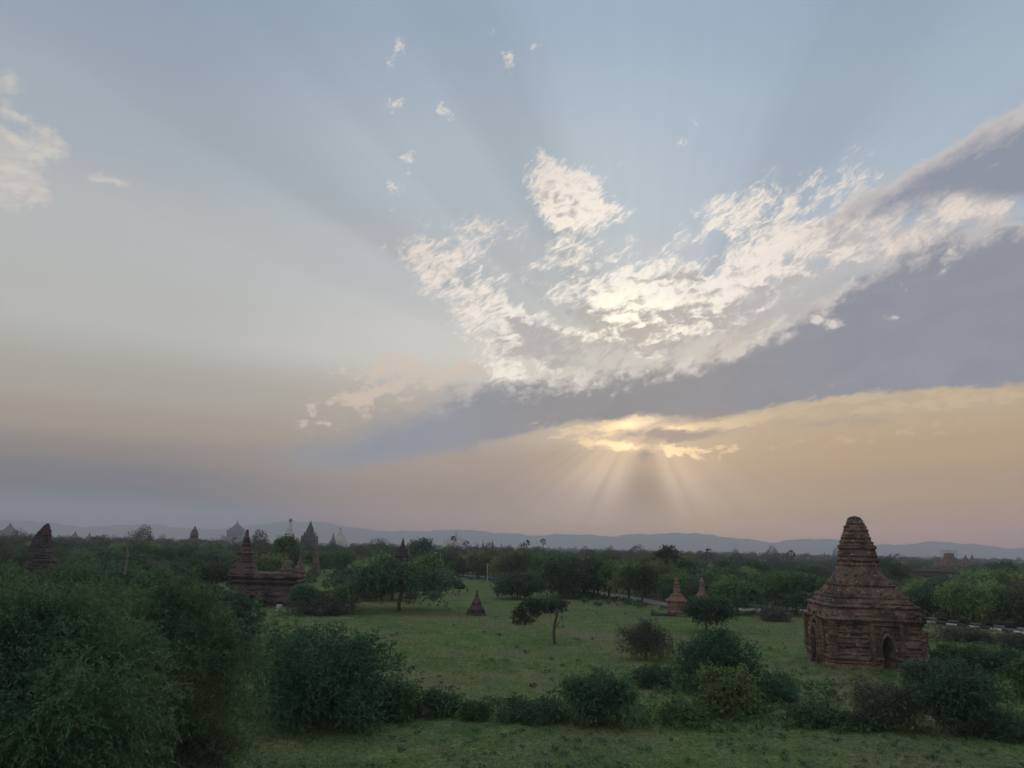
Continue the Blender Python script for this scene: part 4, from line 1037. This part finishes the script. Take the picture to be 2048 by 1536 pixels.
# ---------------------------------------------------------------- shrubs and single trees, each its own plant
def shrub(name, label, px, base_py, top_py, w_px, leaf, seed, kind='bush', n_cl=160, L=0.16, Wd=0.07, shoots=8, per=6, cat='bush', slen=None, up=0.35, droop=0.2, dens=1.0, spread=0.7, y=None):
    x, y_ = ground_hit(px, base_py)
    if y: x, y_ = at(px, y)
    z0 = ground_z(x, y_); H_ = zat(px, top_py, y_) - z0; Rw = w_px * mpp(y_) / 2
    rng = np.random.default_rng(seed); slen = slen or 0.16 * H_ + 0.12
    Hs = H_ - slen * 0.75; Rs = max(Rw - slen * 0.6, 0.4)
    if kind == 'bush':
        lobes = ring_lobes(rng, Hs, Rs, 7, 0.50, 0.45) + [(rng.uniform(-.6, .6) * Rs, -rng.uniform(.1, .6) * Rs, Hs * .28, Rs * .42, Hs * .28) for _ in range(4)]
        lobes = [(a, b_, min(c, Hs - rz * 0.97), r1, rz) for a, b_, c, r1, rz in lobes]
        tp = [(0, 0, -.2), (0.05, 0, Hs * .12), (0.0, 0, Hs * .2)]; low = -0.6; tr = 0.05 + 0.012 * H_
    elif kind == 'round':
        lobes = ring_lobes(rng, Hs, Rs, 9, 0.60, 0.42); lobes = [(a, b_, min(c, Hs - rz * 0.97), r1, rz) for a, b_, c, r1, rz in lobes]
        tp = [(0, 0, -.3), (0.1, 0, Hs * .15), (0.0, 0.1, Hs * .30)]; low = -0.75; tr = 0.03 * H_
    else:
        lobes = []
        for k in range(20):
            a = rng.uniform(0, 6.283); q = Rs * math.sqrt(rng.uniform(0.01, 0.86)); zz = Hs * (0.78 - 0.34 * (q / Rs) ** 2.0 + rng.uniform(-.16, .08))
            lobes.append((math.cos(a) * q, math.sin(a) * q, zz, Rs * .30, Hs * .15))
        tp = [(0.1, 0, -.3), (0.0, 0, Hs * .15), (0.2, 0, Hs * .27), (0.35, 0.1, Hs * .34)]; low = -0.7; tr = 0.03 * H_
    return plant(name, label, cat, (x, y_, z0), rng, lobes, int(n_cl * 0.72), 0.085 * Rw + 0.05, shoots, per, slen, L * 1.45, Wd * 1.5, leaf, tp, tr, 34 if kind != 'bush' else 24, BARK, None, up, droop, low, ('stems' if kind == 'bush' else 'trunk', 'foliage' if kind == 'bush' else 'crown'), 0.0, spread)
# the tree with the sideways crown in the meadow
x, y = ground_hit(1112, 1287); z0 = ground_z(x, y); rng = np.random.default_rng(310); s_ = mpp(y)
q = lambda qx, qy, rp, rz, dy=0: (at(qx, y)[0] - x, dy, zat(qx, qy, y) - z0, rp * s_, rz * s_)
lob = [q(1055, 1214, 16, 9), q(1050, 1230, 15, 13, .4), q(1066, 1232, 12, 13, -.4), q(1044, 1240, 13, 11), q(1058, 1242, 10, 9), q(1040, 1226, 12, 10), q(1078, 1211, 15, 7), q(1096, 1209, 17, 9, .5), q(1122, 1210, 15, 10, -.3), q(1109, 1214, 12, 8), q(1086, 1217, 12, 7), q(1074, 1222, 10, 8), q(1127, 1217, 9, 6), q(1120, 1244, 7, 8, .2), q(1063, 1206, 13, 6), q(1092, 1216, 9, 4)]
C, out = clumps_from_lobes(rng, lob, 270, -0.8)
p, d = sprays(rng, C, out, .13, 6, 5, .32, .1, .25)
r_ = thing('small_tree', 'small crooked tree leaning its crown to the left in the open meadow', 'tree', (x, y, z0))
W3 = lambda L_: [np.array([at(a, y)[0] - x, dy, zat(a, b_, y) - z0]) for a, b_, dy in L_]
mb = MB()
tr_ = catmull3(W3([(1112, 1293, 0), (1110, 1270, 0), (1111, 1250, 0), (1115, 1232, 0), (1116, 1222, 0)])); mb.tube(tr_, np.linspace(.20, .13, len(tr_)), 9)
for L_, r0 in (([(1115, 1232, 0), (1104, 1222, .1), (1088, 1217, .2), (1070, 1214, .1), (1055, 1218, 0)], .10), ([(1116, 1224, 0), (1121, 1216, -.1), (1127, 1210, -.2)], .09), ([(1112, 1256, 0), (1118, 1248, .1), (1122, 1242, .2)], .07),
               ([(1110, 1226, .1), (1100, 1214, .3), (1092, 1207, .5)], .07), ([(1075, 1215, .1), (1062, 1225, -.2), (1055, 1236, -.3)], .06), ([(1103, 1222, .1), (1103, 1232, .3), (1104, 1240, .3)], .03)):
    f_ = catmull3(W3(L_)); mb.tube(f_, np.linspace(r0, r0 * .35, len(f_)), 7)
obj('trunk', mb.mesh('trunk', True), BARK, r_); obj('crown', leaves_mesh('crown', p, d, .22, .11, rng), LEAF_DARK, r_)

shrub('umbrella_tree', 'wide flat topped umbrella tree with dark crown at the left edge of the meadow', 797, 1222, 1108, 212, LEAF_DARK, 301, 'umbrella', 420, .34, .16, 8, 6, 'tree', 0.9, .15, .15)
shrub('thorn_bush', 'largest dark feathery bush with arching shoots left of the meadow', 640, 1445, 1236, 310, LEAF_TEAL, 302, 'bush', 520, .19, .06, 9, 8, slen=1.25, up=.25, droop=.45)
shrub('shrub', 'dark dense shrub of tangled shoots behind the largest bush by the acacias', 452, 1330, 1152, 150, LEAF_DARK, 303, 'bush', 420, .22, .08, 9, 7, slen=0.9, droop=.35)
shrub('dry_bush', 'grey green round bush at the right of the meadow', 1292, 1319, 1238, 120, LEAF_GREY, 304, 'bush', 260, .16, .055, 9, 6)
shrub('round_tree', 'dark round dense tree in front of the red brick stupas', 1412, 1264, 1186, 108, LEAF_DARK, 305, 'round', 300, .24, .11, 8, 6, 'tree')
shrub('thorn_bush', 'bright green spreading bush below the dark round tree', 1432, 1380, 1252, 190, LEAF_TEAL, 306, 'bush', 420, .17, .06, 9, 7, slen=.85, droop=.3)
shrub('leafy_bush', 'yellow green leafy bush in front of the bright green spreading bush', 1458, 1432, 1326, 118, LEAF_LIGHT, 307, 'bush', 260, .16, .09, 8, 6)
shrub('dome_bush', 'dark dome shaped bush at the bottom centre before the meadow', 1200, 1450, 1340, 150, LEAF_DARK, 308, 'bush', 420, .13, .05, 9, 7)
shrub('low_bush', 'low dark thicket joining the left side of the dome shaped bush', 1062, 1440, 1393, 140, LEAF_DARK, 309, 'bush', 200, .13, .05, 8, 6)
shrub('low_bush', 'mid green bush at the right foot of the largest dark bush', 785, 1437, 1362, 120, LEAF_MID, 311, 'bush', 240, .14, .055, 8, 6)
shrub('low_bush', 'low green bush second to the right of the largest dark bush', 880, 1432, 1376, 100, LEAF_DARK, 312, 'bush', 190, .14, .055, 8, 6)
shrub('dry_bush', 'grey bush with a pale leafy top below the temple doorway', 1780, 1455, 1348, 118, LEAF_GREY, 313, 'bush', 320, .15, .05, 9, 7, slen=.7, droop=.4)
shrub('dark_bush', 'tall dark scrubby bush below the right corner of the near temple', 1925, 1470, 1296, 165, LEAF_DARK, 314, 'bush', 560, .15, .055, 9, 7, slen=.6)
shrub('dark_bush', 'dark rounded bush at the right edge beyond the tall scrubby bush', 1996, 1352, 1296, 86, LEAF_DARK, 315, 'bush', 220, .19, .08, 8, 6)
shrub('leafy_bush', 'light green bush cut by the right edge of the view', 2062, 1400, 1312, 80, LEAF_MID, 316, 'bush', 200, .16, .07, 8, 6)
shrub('low_bush', 'low scrub at the left foot of the bright green spreading bush', 1305, 1372, 1330, 90, LEAF_DARK, 317, 'bush', 170, .15, .06, 8, 6)
shrub('low_bush', 'grey green scrub behind the yellow green leafy bush', 1545, 1400, 1345, 110, LEAF_DARK, 318, 'bush', 200, .15, .06, 8, 6)
shrub('dry_bush', 'low dry grey bush by the painted kerb left of the near temple', 1547, 1240, 1211, 66, LEAF_GREY, 319, 'bush', 130, .26, .10, 8, 5)
shrub('dry_bush', 'long grey thicket at the meadow edge beside the half hidden temple', 650, 1229, 1192, 130, LEAF_GREY, 320, 'bush', 260, .26, .09, 8, 6)
shrub('round_tree', 'dark green small tree in front of the half hidden temple on its right', 606, 1226, 1166, 60, LEAF_DARK, 321, 'round', 220, .28, .12, 8, 5, 'tree')
shrub('leafy_bush', 'pale green bushy tree between the half hidden temple and the umbrella tree', 686, 1222, 1163, 46, LEAF_LIGHT, 322, 'round', 170, .28, .13, 8, 5)
shrub('round_tree', 'wide dark rounded tree behind the small dark stupa', 1034, 1198, 1143, 108, LEAF_DARK, 323, 'round', 300, .34, .15, 8, 6, 'tree')
shrub('low_bush', 'small dark bush on the grass strip beyond the small dark stupa', 917, 1178, 1163, 22, LEAF_DARK, 324, 'bush', 90, .3, .12, 7, 5)
shrub('low_bush', 'dark scrub at the bottom right corner below the dark bushes', 2010, 1478, 1428, 120, LEAF_DARK, 325, 'bush', 240, .13, .05, 8, 6)
shrub('low_bush', 'dark undergrowth between the yellow green bush and the grey bush', 1625, 1450, 1415, 130, LEAF_DARK, 326, 'bush', 230, .14, .05, 8, 6)
shrub('low_bush', 'grassy green scrub at the left foot of the yellow green bush', 1370, 1446, 1415, 90, LEAF_MID, 327, 'bush', 190, .13, .05, 8, 6)
shrub('low_bush', 'scrub between the grey bush and the tall dark scrubby bush', 1715, 1458, 1426, 90, LEAF_DARK, 328, 'bush', 200, .13, .05, 8, 6)
shrub('low_bush', 'green scrub right of the near temple below the dirt path', 1920, 1345, 1290, 110, LEAF_MID, 329, 'bush', 230, .18, .07, 8, 6)
shrub('low_bush', 'grey green scrub above the dirt path at the right', 1935, 1283, 1256, 120, LEAF_GREY, 330, 'bush', 220, .22, .08, 8, 6)
shrub('low_bush', 'grey green scrub at the right edge by the painted kerb', 2040, 1300, 1268, 90, LEAF_GREY, 331, 'bush', 170, .22, .08, 8, 6)
shrub('low_bush', 'small scrub against the right wall of the near temple', 1868, 1335, 1300, 60, LEAF_DARK, 332, 'bush', 140, .17, .07, 8, 6)
shrub('low_bush', 'small green bush between the low bush and the dark thicket at the bottom centre', 950, 1440, 1404, 60, LEAF_MID, 334, 'bush', 120, .13, .05, 8, 6)
shrub('dark_tree', 'big dark spreading tree standing above the road trees left of the red stupas', 1340, 1189, 1089, 96, LEAF_DARK, 335, 'umbrella', 300, .5, .24, 8, 6, 'tree', 1.2, .2, .1, y=205)
shrub('round_tree', 'broad dark tree with a stout trunk standing in front of the road tree row', 1146, 1196, 1114, 170, LEAF_DARK, 345, 'round', 380, .40, .18, 8, 6, 'tree')
shrub('round_tree', 'bright green round tree topping the woods in front of the pale tower', 577, 1160, 1060, 64, LEAF_MID, 336, 'round', 330, .5, .26, 8, 6, 'tree', y=250)
shrub('round_tree', 'dark broad tree on the skyline left of the white temple', 838, 1140, 1072, 62, LEAF_DARK, 337, 'round', 260, .6, .3, 8, 6, 'tree', y=330)
shrub('round_tree', 'yellow green tree crown behind the umbrella tree', 758, 1180, 1107, 90, LEAF_LIGHT, 338, 'round', 300, .42, .2, 8, 6, 'tree', y=165)
shrub('round_tree', 'pale green tree crown right of the dark shrine', 856, 1180, 1104, 60, LEAF_LIGHT, 339, 'round', 240, .42, .2, 8, 6, 'tree', y=175)
shrub('round_tree', 'round green tree right of the red brick stupas by the road', 1470, 1222, 1160, 106, LEAF_MID, 340, 'round', 340, .34, .16, 8, 6, 'tree', y=144)
shrub('round_tree', 'broad green tree just left of the near temple by the painted kerb', 1585, 1232, 1145, 130, LEAF_MID, 341, 'round', 380, .34, .16, 8, 6, 'tree', y=146)
shrub('round_tree', 'large round yellow green tree right of the near temple', 1922, 1248, 1162, 118, LEAF_LIGHT, 342, 'round', 420, .30, .15, 8, 6, 'tree', y=132)
shrub('round_tree', 'round green tree cut by the right edge above the kerb', 2040, 1250, 1168, 96, LEAF_MID, 343, 'round', 340, .30, .15, 8, 6, 'tree', y=126)
shrub('round_tree', 'dark green tree directly right of the near temple tower base', 1842, 1240, 1172, 80, LEAF_DARK, 344, 'round', 300, .32, .15, 8, 6, 'tree', y=138)

# ---------------------------------------------------------------- palms on the skyline
def palm(px, top_py, y, label, bare=0.72):
    x = at(px, y)[0]; h = zat(px, top_py, y); rng = np.random.default_rng(int(px))
    r_ = thing('palm_tree', label, 'palm', (x, y, 0), rng.uniform(0, 6))
    fr = min(0.24 * h, 2.1); top = h - fr * 0.75
    mb = MB(); mb.tube([(0, 0, -.3), (.1, 0, top * .3), (.2, .1, top * .7), (.2, .1, top)], [.32, .24, .2, .22], 8); obj('trunk', mb.mesh('trunk'), BARK, r_)
    V, Q = [], []
    for k in range(17):                                # fan leaves
        a = rng.uniform(0, 6.283); e = rng.uniform(-.75, 1.4); d = np.array([math.cos(a) * math.cos(e), math.sin(a) * math.cos(e), math.sin(e)])
        st = np.array([.2, .1, top]) ; c = st + d * fr * .45
        sd2 = np.cross(d, rng.normal(0, 1, 3)); sd2 /= np.linalg.norm(sd2)
        for f in np.linspace(-1.1, 1.1, 7):
            dd = d * math.cos(f) + sd2 * math.sin(f); w = np.cross(dd, d + .3 * rng.normal(0, 1, 3)); w = w / (np.linalg.norm(w) + 1e-6) * .07 * fr
            n0 = len(V); tip = c + dd * fr * .55; tip[2] -= .1 * fr; md = c + dd * fr * .3
            V += [c, md - w, tip, md + w]; Q.append((n0, n0 + 1, n0 + 2, n0 + 3))
    obj('crown', mesh_np('crown', np.array(V), Q), LEAF_DARK, r_)
for a in ((908, 1072, 420, 'palm standing in front of the white temple'), (932, 1081, 430, 'short palm right of the white temple'), (1087, 1078, 430, 'round headed palm alone on the skyline at the centre'),
          (1417, 1097, 360, 'palm on the skyline right of the big dark spreading tree'), (1582, 1101, 330, 'palm with a tall dark trunk on the skyline above the broad green tree'), (1053, 1080, 400, 'thin ragged palm left of the lone round headed palm'),
          (470, 1075, 500, 'tiny palm below the hazy great temple'), (862, 1113, 250, 'small palm in the woods below the broad skyline tree')):
    palm(*a)

# ---------------------------------------------------------------- the woods: a few trees, copied
def proto(seed, kind, leaf, H_=9.0, Rw=4.6, n_cl=130):
    rng = np.random.default_rng(seed)
    if kind == 'umbrella':
        lobes = []
        for k in range(14):
            a = rng.uniform(0, 6.283); q = Rw * math.sqrt(rng.uniform(0.02, .8)); lobes.append((math.cos(a) * q, math.sin(a) * q, H_ * (.84 - .26 * (q / Rw) ** 2 + rng.uniform(-.08, .04)), Rw * .32, H_ * .11))
        tp = [(0, 0, -.3), (.1, 0, H_ * .2), (.2, 0, H_ * .36)]
    elif kind == 'round':
        lobes = ring_lobes(rng, H_ * .95, Rw * .92, 8, .58, .42); tp = [(0, 0, -.3), (.1, 0, H_ * .12), (.15, 0, H_ * .27)]
    else:
        lobes = ring_lobes(rng, H_ * .95, Rw * .92, 9, .46, .45) + [(rng.uniform(-.5, .5) * Rw, rng.uniform(-.5, .5) * Rw, H_ * .3, Rw * .5, H_ * .26) for _ in range(3)]; tp = [(0, 0, -.3), (0, 0, H_ * .12)]
    C, out = clumps_from_lobes(rng, lobes, n_cl, -.6)
    C[:, 2] = np.maximum(C[:, 2], .5)
    p, d = sprays(rng, C, out, .55, 8, 6, 1.25, .3, .2)
    p[:, 2] = np.maximum(p[:, 2], .1)
    return limbs(rng, tp, .26, C, 26), leaves_mesh('crown', p, d, .50, .24, rng), leaf
protos = [proto(401, 'round', LEAF_MID), proto(402, 'round', LEAF_DARK), proto(403, 'umbrella', LEAF_DARK, 9, 5.6), proto(404, 'dense', LEAF_MID), proto(405, 'dense', LEAF_DARK), proto(406, 'round', LEAF_LIGHT), proto(407, 'umbrella', LEAF_MID, 9, 5.4), proto(408, 'dense', LEAF_GREY)]
first = {}
def wood_tree(k, x, y, h, w, label, group, rng):
    tm, cm, leaf = protos[k]
    sc_ = (w / 4.8, w / 4.8, h / 9.6); rz = rng.uniform(0, 6.283)
    if k not in first:
        r_ = thing('tree', label, 'tree', (x, y, 0), rz, group); r_.scale = sc_
        obj('trunk', tm, BARK, r_); obj('crown', cm, leaf, r_); first[k] = r_
        return r_
    return copy_thing(first[k], (x, y, 0), rz, sc_, label, group)
rng = np.random.default_rng(500)
def colrow(x, y, z):
    v = Vector((x, y, z - CAM_H)); f_ = v.dot(fw); return 1024 + F * v.dot(cr) / f_, 768 - F * v.dot(cu) / f_
# rows along the road: near side then far side
placed = []
def clear_of(x, y, r):
    return all((x - a) ** 2 + (y - b_) ** 2 > (r + c) ** 2 * .33 for a, b_, c in placed)
sk = 0.0
for side, off, lab, grp in ((1, 5.2, 'tree in the row along the near side of the road behind the meadow', 'trees on the near side of the road'), (-1, 6.5, 'tree in the row along the far side of the road behind the meadow', 'trees on the far side of the road')):
    sk = 4.0
    while sk < len(RD) - 2:
        i = int(sk); c = RD[i] + nr[i] * off * side + rng.normal(0, .7, 2)
        px, _ = colrow(c[0], c[1], 0)
        if 868 < px < 1300 or (side < 0 and 1300 <= px < 2090):
            h = rng.uniform(8.2, 10.2) * (1.0 if px < 1330 else .78); w = rng.uniform(3.6, 4.8)
            wood_tree(int(rng.choice([0, 0, 1, 3, 5, 6])) if side > 0 else int(rng.choice([0, 1, 3, 4, 5])), c[0], c[1], h, w, lab, grp, rng); placed.append((c[0], c[1], w))
        sk += rng.uniform(5.2, 7.6)
# open woods from the meadow edge outwards; sight lines to the monuments stay open
keep = [(70, 106, 185, 1112), (468, 612, 150, 1166), (470, 520, 150, 1140), (566, 612, 150, 1148), (625, 646, 262, 1108), (793, 820, 217, 1112), (374, 402, 620, 1076), (454, 490, 1700, 1074), (570, 588, 850, 1058), (588, 652, 700, 1068), (662, 700, 1000, 1079), (893, 930, 1400, 1082),
        (540, 612, 250, 1095), (1295, 1386, 205, 1118), (806, 870, 330, 1098), (1408, 1432, 330, 1128), (1574, 1592, 330, 1120), (1604, 1668, 700, 1118), (1876, 1952, 430, 1126), (1838, 1896, 330, 1142), (1075, 1098, 430, 1096), (856, 870, 240, 1126), (1380, 1420, 146, 1190), (715, 880, 133, 1190), (1500, 1516, 640, 1110)]
zones = [(-9999, 250, 'behind the feathery acacias at the far left'), (250, 470, 'left of the half hidden temple'), (470, 700, 'behind the half hidden temple'), (700, 900, 'behind the umbrella tree'), (900, 1300, 'beyond the road and its tree rows'),
         (1300, 1620, 'beyond the red brick stupas'), (1620, 1860, 'behind the near temple'), (1860, 9999, 'beyond the road at the far right')]
def road_side(x, y):
    i = int(np.argmin((RD[:, 0] - x) ** 2 + (RD[:, 1] - y) ** 2)); v = np.array([x, y]) - RD[i]
    return float(v @ nr[i]), float(np.hypot(*v))
cand = []
count = 0; tries = 0
while count < 225 and tries < 9000:
    tries += 1
    y = 118 * (355 / 118) ** rng.uniform(0, 1) ; px = rng.uniform(-140, 2190); x = at(px, y)[0]
    sd_, rd_ = road_side(x, y)
    left = px < 560 and y > 95
    if not left:
        if 560 <= px < 880 and y < 146: continue
        if px >= 880 and (sd_ > -9): continue             # only beyond the road
        if 560 <= px < 880 and rd_ < 10: continue
    h = rng.uniform(6.2, 10.4) * (1.06 if y > 220 else .92); w = rng.uniform(3.6, 5.6)
    if y < 175 and left: h = min(h, 8.0)
    hw = w * 1.05 / mpp(y); top = colrow(x, y, h * 1.03)[1]
    if any(a - hw < px < b_ + hw and y < yy and top < row for a, b_, yy, row in keep): continue
    if not clear_of(x, y, w): continue
    placed.append((x, y, w)); count += 1
    zn = next(z_ for a, b_, z_ in zones if a <= px < b_)
    ring = 'nearer' if y < 170 else ('middle' if y < 245 else 'farther')
    wood_tree(int(rng.integers(0, 8)), x, y, h, w, 'one of the %s woodland trees %s' % (ring, zn), '%s trees %s' % (ring, zn), rng)

# everything farther off reads as one wooded plain
rng = np.random.default_rng(600)
N_far = 5200
yy = 300 * (3300 / 300) ** (rng.uniform(0, 1, N_far) ** 0.88); ta = rng.uniform(-.82, .82, N_far); xx = ta * yy
hh = rng.uniform(5.0, 9.6, N_far) * (0.85 + 0.35 * (field_noise(xx, yy, 0.012, 8) > 0.1)); ww = rng.uniform(3.4, 6.0, N_far)
hh = np.where(rng.uniform(0, 1, N_far) > .94, hh * rng.uniform(1.15, 1.55, N_far), hh * rng.uniform(.72, 1.05, N_far))
ok = np.ones(N_far, bool)
for i in range(N_far):
    px, tp_ = colrow(xx[i], yy[i], hh[i]); hw = ww[i] / mpp(yy[i])
    if any(a - hw < px < b_ + hw and yy[i] < y2 + 20 and tp_ < row for a, b_, y2, row in keep if y2 > 300) or (yy[i] < 360 and not clear_of(xx[i], yy[i], ww[i])): ok[i] = False
xx, yy, hh, ww = xx[ok], yy[ok], hh[ok], ww[ok]
Ps, Ds, Ls = [], [], []
for x, y, h, w in zip(xx, yy, hh, ww):
    n = int(np.clip(520 * (420 / y) ** 1.25, 26, 640) * max(.7, w * h / 33)); size = float(np.clip(.54 * (y / 420) ** .6, .46, 2.0))
    d = rng.normal(0, 1, (n, 3)); d /= np.linalg.norm(d, axis=1)[:, None]; d[:, 2] = np.abs(d[:, 2]) * np.where(rng.uniform(0, 1, n) < .22, -.5, 1)
    lump = 1 + .22 * np.sin(d[:, 0] * 3 + x) * np.cos(d[:, 1] * 3 + y)
    lump = lump * rng.uniform(.25, 1.08, n) ** .45
    Ps.append(np.column_stack([x + d[:, 0] * w * lump * .95, y + d[:, 1] * w * lump * .95, h * .58 + d[:, 2] * h * .42 * lump])); Ds.append(d + rng.normal(0, .6, (n, 3))); Ls.append(np.full(n, size))
P_, D_, L_ = np.vstack(Ps), np.vstack(Ds), np.concatenate(Ls)
fm = leaves_mesh('woodland', P_ - D_ / np.linalg.norm(D_, axis=1)[:, None] * L_[:, None] * .5, D_, L_[:, None], L_[:, None] * .62, rng)
tag(obj('distant_woodland', fm, WOODS), 'hazy wooded plain of countless small trees running to the hills', 'woodland', None, 'stuff')

# ---------------------------------------------------------------- grass and weeds on the meadow
rng = np.random.default_rng(700)
def blades(n, y0, y1, hgt, wid, power, per=3, spread_x=0.74, avoid_worn=True, density=None):
    y = y0 * (y1 / y0) ** (rng.uniform(0, 1, n) ** power); x = y * rng.uniform(-spread_x, spread_x, n)
    dn = field_noise(x, y, .35, 21) + .7 * field_noise(x, y, 1.3, 22)
    k = dn > rng.uniform(-1.1, 1.1, n)
    if density is not None: k &= density(x, y)
    if avoid_worn:
        for q in paths: k &= polyline_dist(x, y, q) > rng.uniform(.35, .9, n)
    x, y = x[k], y[k]; n = len(x)
    x, y = np.repeat(x, per), np.repeat(y, per); m_ = len(x)
    x = x + rng.normal(0, .07, m_); y = y + rng.normal(0, .07, m_)
    z = height(x, y) - .01
    d = np.column_stack([rng.normal(0, .55, m_), rng.normal(0, .55, m_), np.ones(m_)])
    return np.column_stack([x, y, z]), d, hgt, wid
def off_road(x, y):
    i = np.argmin((RD[None, :, 0] - x[:, None]) ** 2 + (RD[None, :, 1] - y[:, None]) ** 2, axis=1); v = np.column_stack([x, y]) - RD[i]
    return (v * nr[i]).sum(1) > 4
def in_field(x, y):
    a = np.degrees(np.arctan2(x, y))
    return ((a > -17) | (y < 70))
p, d, h, w = blades(60000, 38, 80, .17, .045, 1.25, 3, density=in_field)
tag(obj('grass', leaves_mesh('grass', p, d, h, w, rng, .5), leaf_mat('meadow_grass', (0.068, 0.126, 0.040), (0.148, 0.214, 0.074), (0.235, 0.215, 0.120), .3, .30)), 'short patchy meadow grass', 'grass', None, 'stuff')
p, d, h, w = blades(42000, 74, 145, .22, .09, 1.1, 2, density=lambda x, y: in_field(x, y) & off_road(x, y) & (np.degrees(np.arctan2(x, y)) < 30))
tag(obj('grass', leaves_mesh('grass', p, d, h, w, rng, .5), bpy.data.materials['meadow_grass']), 'short grass on the farther half of the meadow', 'grass', None, 'stuff')
# dark weedy tufts
def tufts(n, y0, y1, size, per, power, test=None):
    y = y0 * (y1 / y0) ** (rng.uniform(0, 1, n) ** power); x = y * rng.uniform(-.62, .74, n)
    k = field_noise(x, y, .16, 31) > rng.uniform(-1.0, .8, n)
    if test is not None: k &= test(x, y)
    x, y = x[k], y[k]; sz = size * rng.uniform(.5, 1.5, len(x))
    X_, Y_, S_ = np.repeat(x, per), np.repeat(y, per), np.repeat(sz, per); m_ = len(X_)
    a = rng.uniform(0, 6.283, m_); rr = S_ * rng.uniform(0, .7, m_)
    pz = height(X_, Y_) + S_ * rng.uniform(0, .55, m_)
    d = np.column_stack([np.cos(a) * .8, np.sin(a) * .8, rng.uniform(.3, 1.3, m_)])
    return np.column_stack([X_ + np.cos(a) * rr * .6, Y_ + np.sin(a) * rr * .6, pz]), d, S_[:, None] * .55, S_[:, None] * .18
p, d, h, w = tufts(900, 37, 60, .26, 26, 1.0)
tag(obj('weeds', leaves_mesh('weeds', p, d, h, w, rng), LEAF_DARK), 'dark weedy tufts scattered over the nearest grass', 'weeds', None, 'stuff')
p, d, h, w = tufts(520, 56, 150, .34, 22, 1.2, lambda x, y: in_field(x, y) & off_road(x, y))
tag(obj('weeds', leaves_mesh('weeds', p, d, h, w, rng), LEAF_DARK), 'small dark weed clumps over the meadow', 'weeds', None, 'stuff')
# rank undergrowth round the feet of the bushes, and the rough ground right of the temple and by the road
def rank(x, y):
    a = np.degrees(np.arctan2(x, y)); n = field_noise(x, y, .22, 41)
    belt = (y > 50) & (y < 62) & (a > -20) & (np.abs(y - 55 - 2.0 * n) < 3.6 + 1.5 * n) & ((a < -5.0) | (a > -1.5))
    right = (a > 10) & (y > 51) & (y < 80) & (n > -.5) & ~((np.abs(x - TEMPLE_X) < 6.2) & (np.abs(y - TEMPLE_Y) < 6.2))
    rr = (a > 27) & (y > 78) & (y < 125) & off_road(x, y)
    lf = ((a < -14) & (y > 60) & (y < 150)) | ((a < -5.5) & (y > 146))
    road = (y > 120) & (np.abs(off_val(x, y) - 9) < 5)
    return belt | right | rr | lf | road
def off_val(x, y):
    i = np.argmin((RD[None, :, 0] - x[:, None]) ** 2 + (RD[None, :, 1] - y[:, None]) ** 2, axis=1); v = np.column_stack([x, y]) - RD[i]
    return (v * nr[i]).sum(1)
p, d, h, w = tufts(11000, 49, 190, .55, 20, 1.15, rank)
tag(obj('undergrowth', leaves_mesh('undergrowth', p, d, h, w, rng), LEAF_MID), 'rank tangled undergrowth round the bushes and along the road', 'undergrowth', None, 'stuff')

def thicket(x, y):
    a = np.degrees(np.arctan2(x, y)); o = off_val(x, y)
    return ((o < -9) & (y > 100)) | ((a < -6.5) & (y > 144) & (np.abs(o) > 9)) | ((a < -17) & (y > 105))
def verge(x, y):
    o = off_val(x, y); n = field_noise(x, y, .15, 55)
    return (o > 3.6) & (o < 15 + 5 * n) & (x > -22) & (x < 34) & (y > 135)
p, d, h, w = tufts(3600, 135, 300, .85, 26, 1.0, verge)
tag(obj('undergrowth', leaves_mesh('undergrowth', p, d, h * 1.2, w * 1.6, rng), LEAF_DARK), 'dark scrub between the back of the meadow and the road', 'undergrowth', None, 'stuff')
p, d, h, w = tufts(5200, 105, 420, 1.5, 26, .9, thicket)
tag(obj('undergrowth', leaves_mesh('undergrowth', p, d, h, w * 1.5, rng), LEAF_MID), 'dense scrub filling the ground between the woodland trees', 'undergrowth', None, 'stuff')

# ---------------------------------------------------------------- the hazy air
bm = bmesh.new(); bmesh.ops.create_cube(bm, size=1.0)
me = bpy.data.meshes.new('haze'); bm.to_mesh(me); bm.free()
hz_ = bpy.data.objects.new('haze', me); COL.objects.link(hz_)
hz_.scale = (21000, 21000, HAZE_TOP + 20); hz_.location = (0, 0, (HAZE_TOP + 20) / 2 - 1.9)
m = bpy.data.materials.new('haze'); m.use_nodes = True; t = m.node_tree; t.nodes.clear()
vp = t.nodes.new('ShaderNodeVolumePrincipled'); vo = t.nodes.new('ShaderNodeOutputMaterial'); t.links.new(vp.outputs[0], vo.inputs['Volume'])
vp.inputs['Density'].default_value = HAZE_DENS; vp.inputs['Color'].default_value = (0.74, 0.78, 0.85, 1)
me.materials.append(m); tag(hz_, None, None, None, 'stuff')
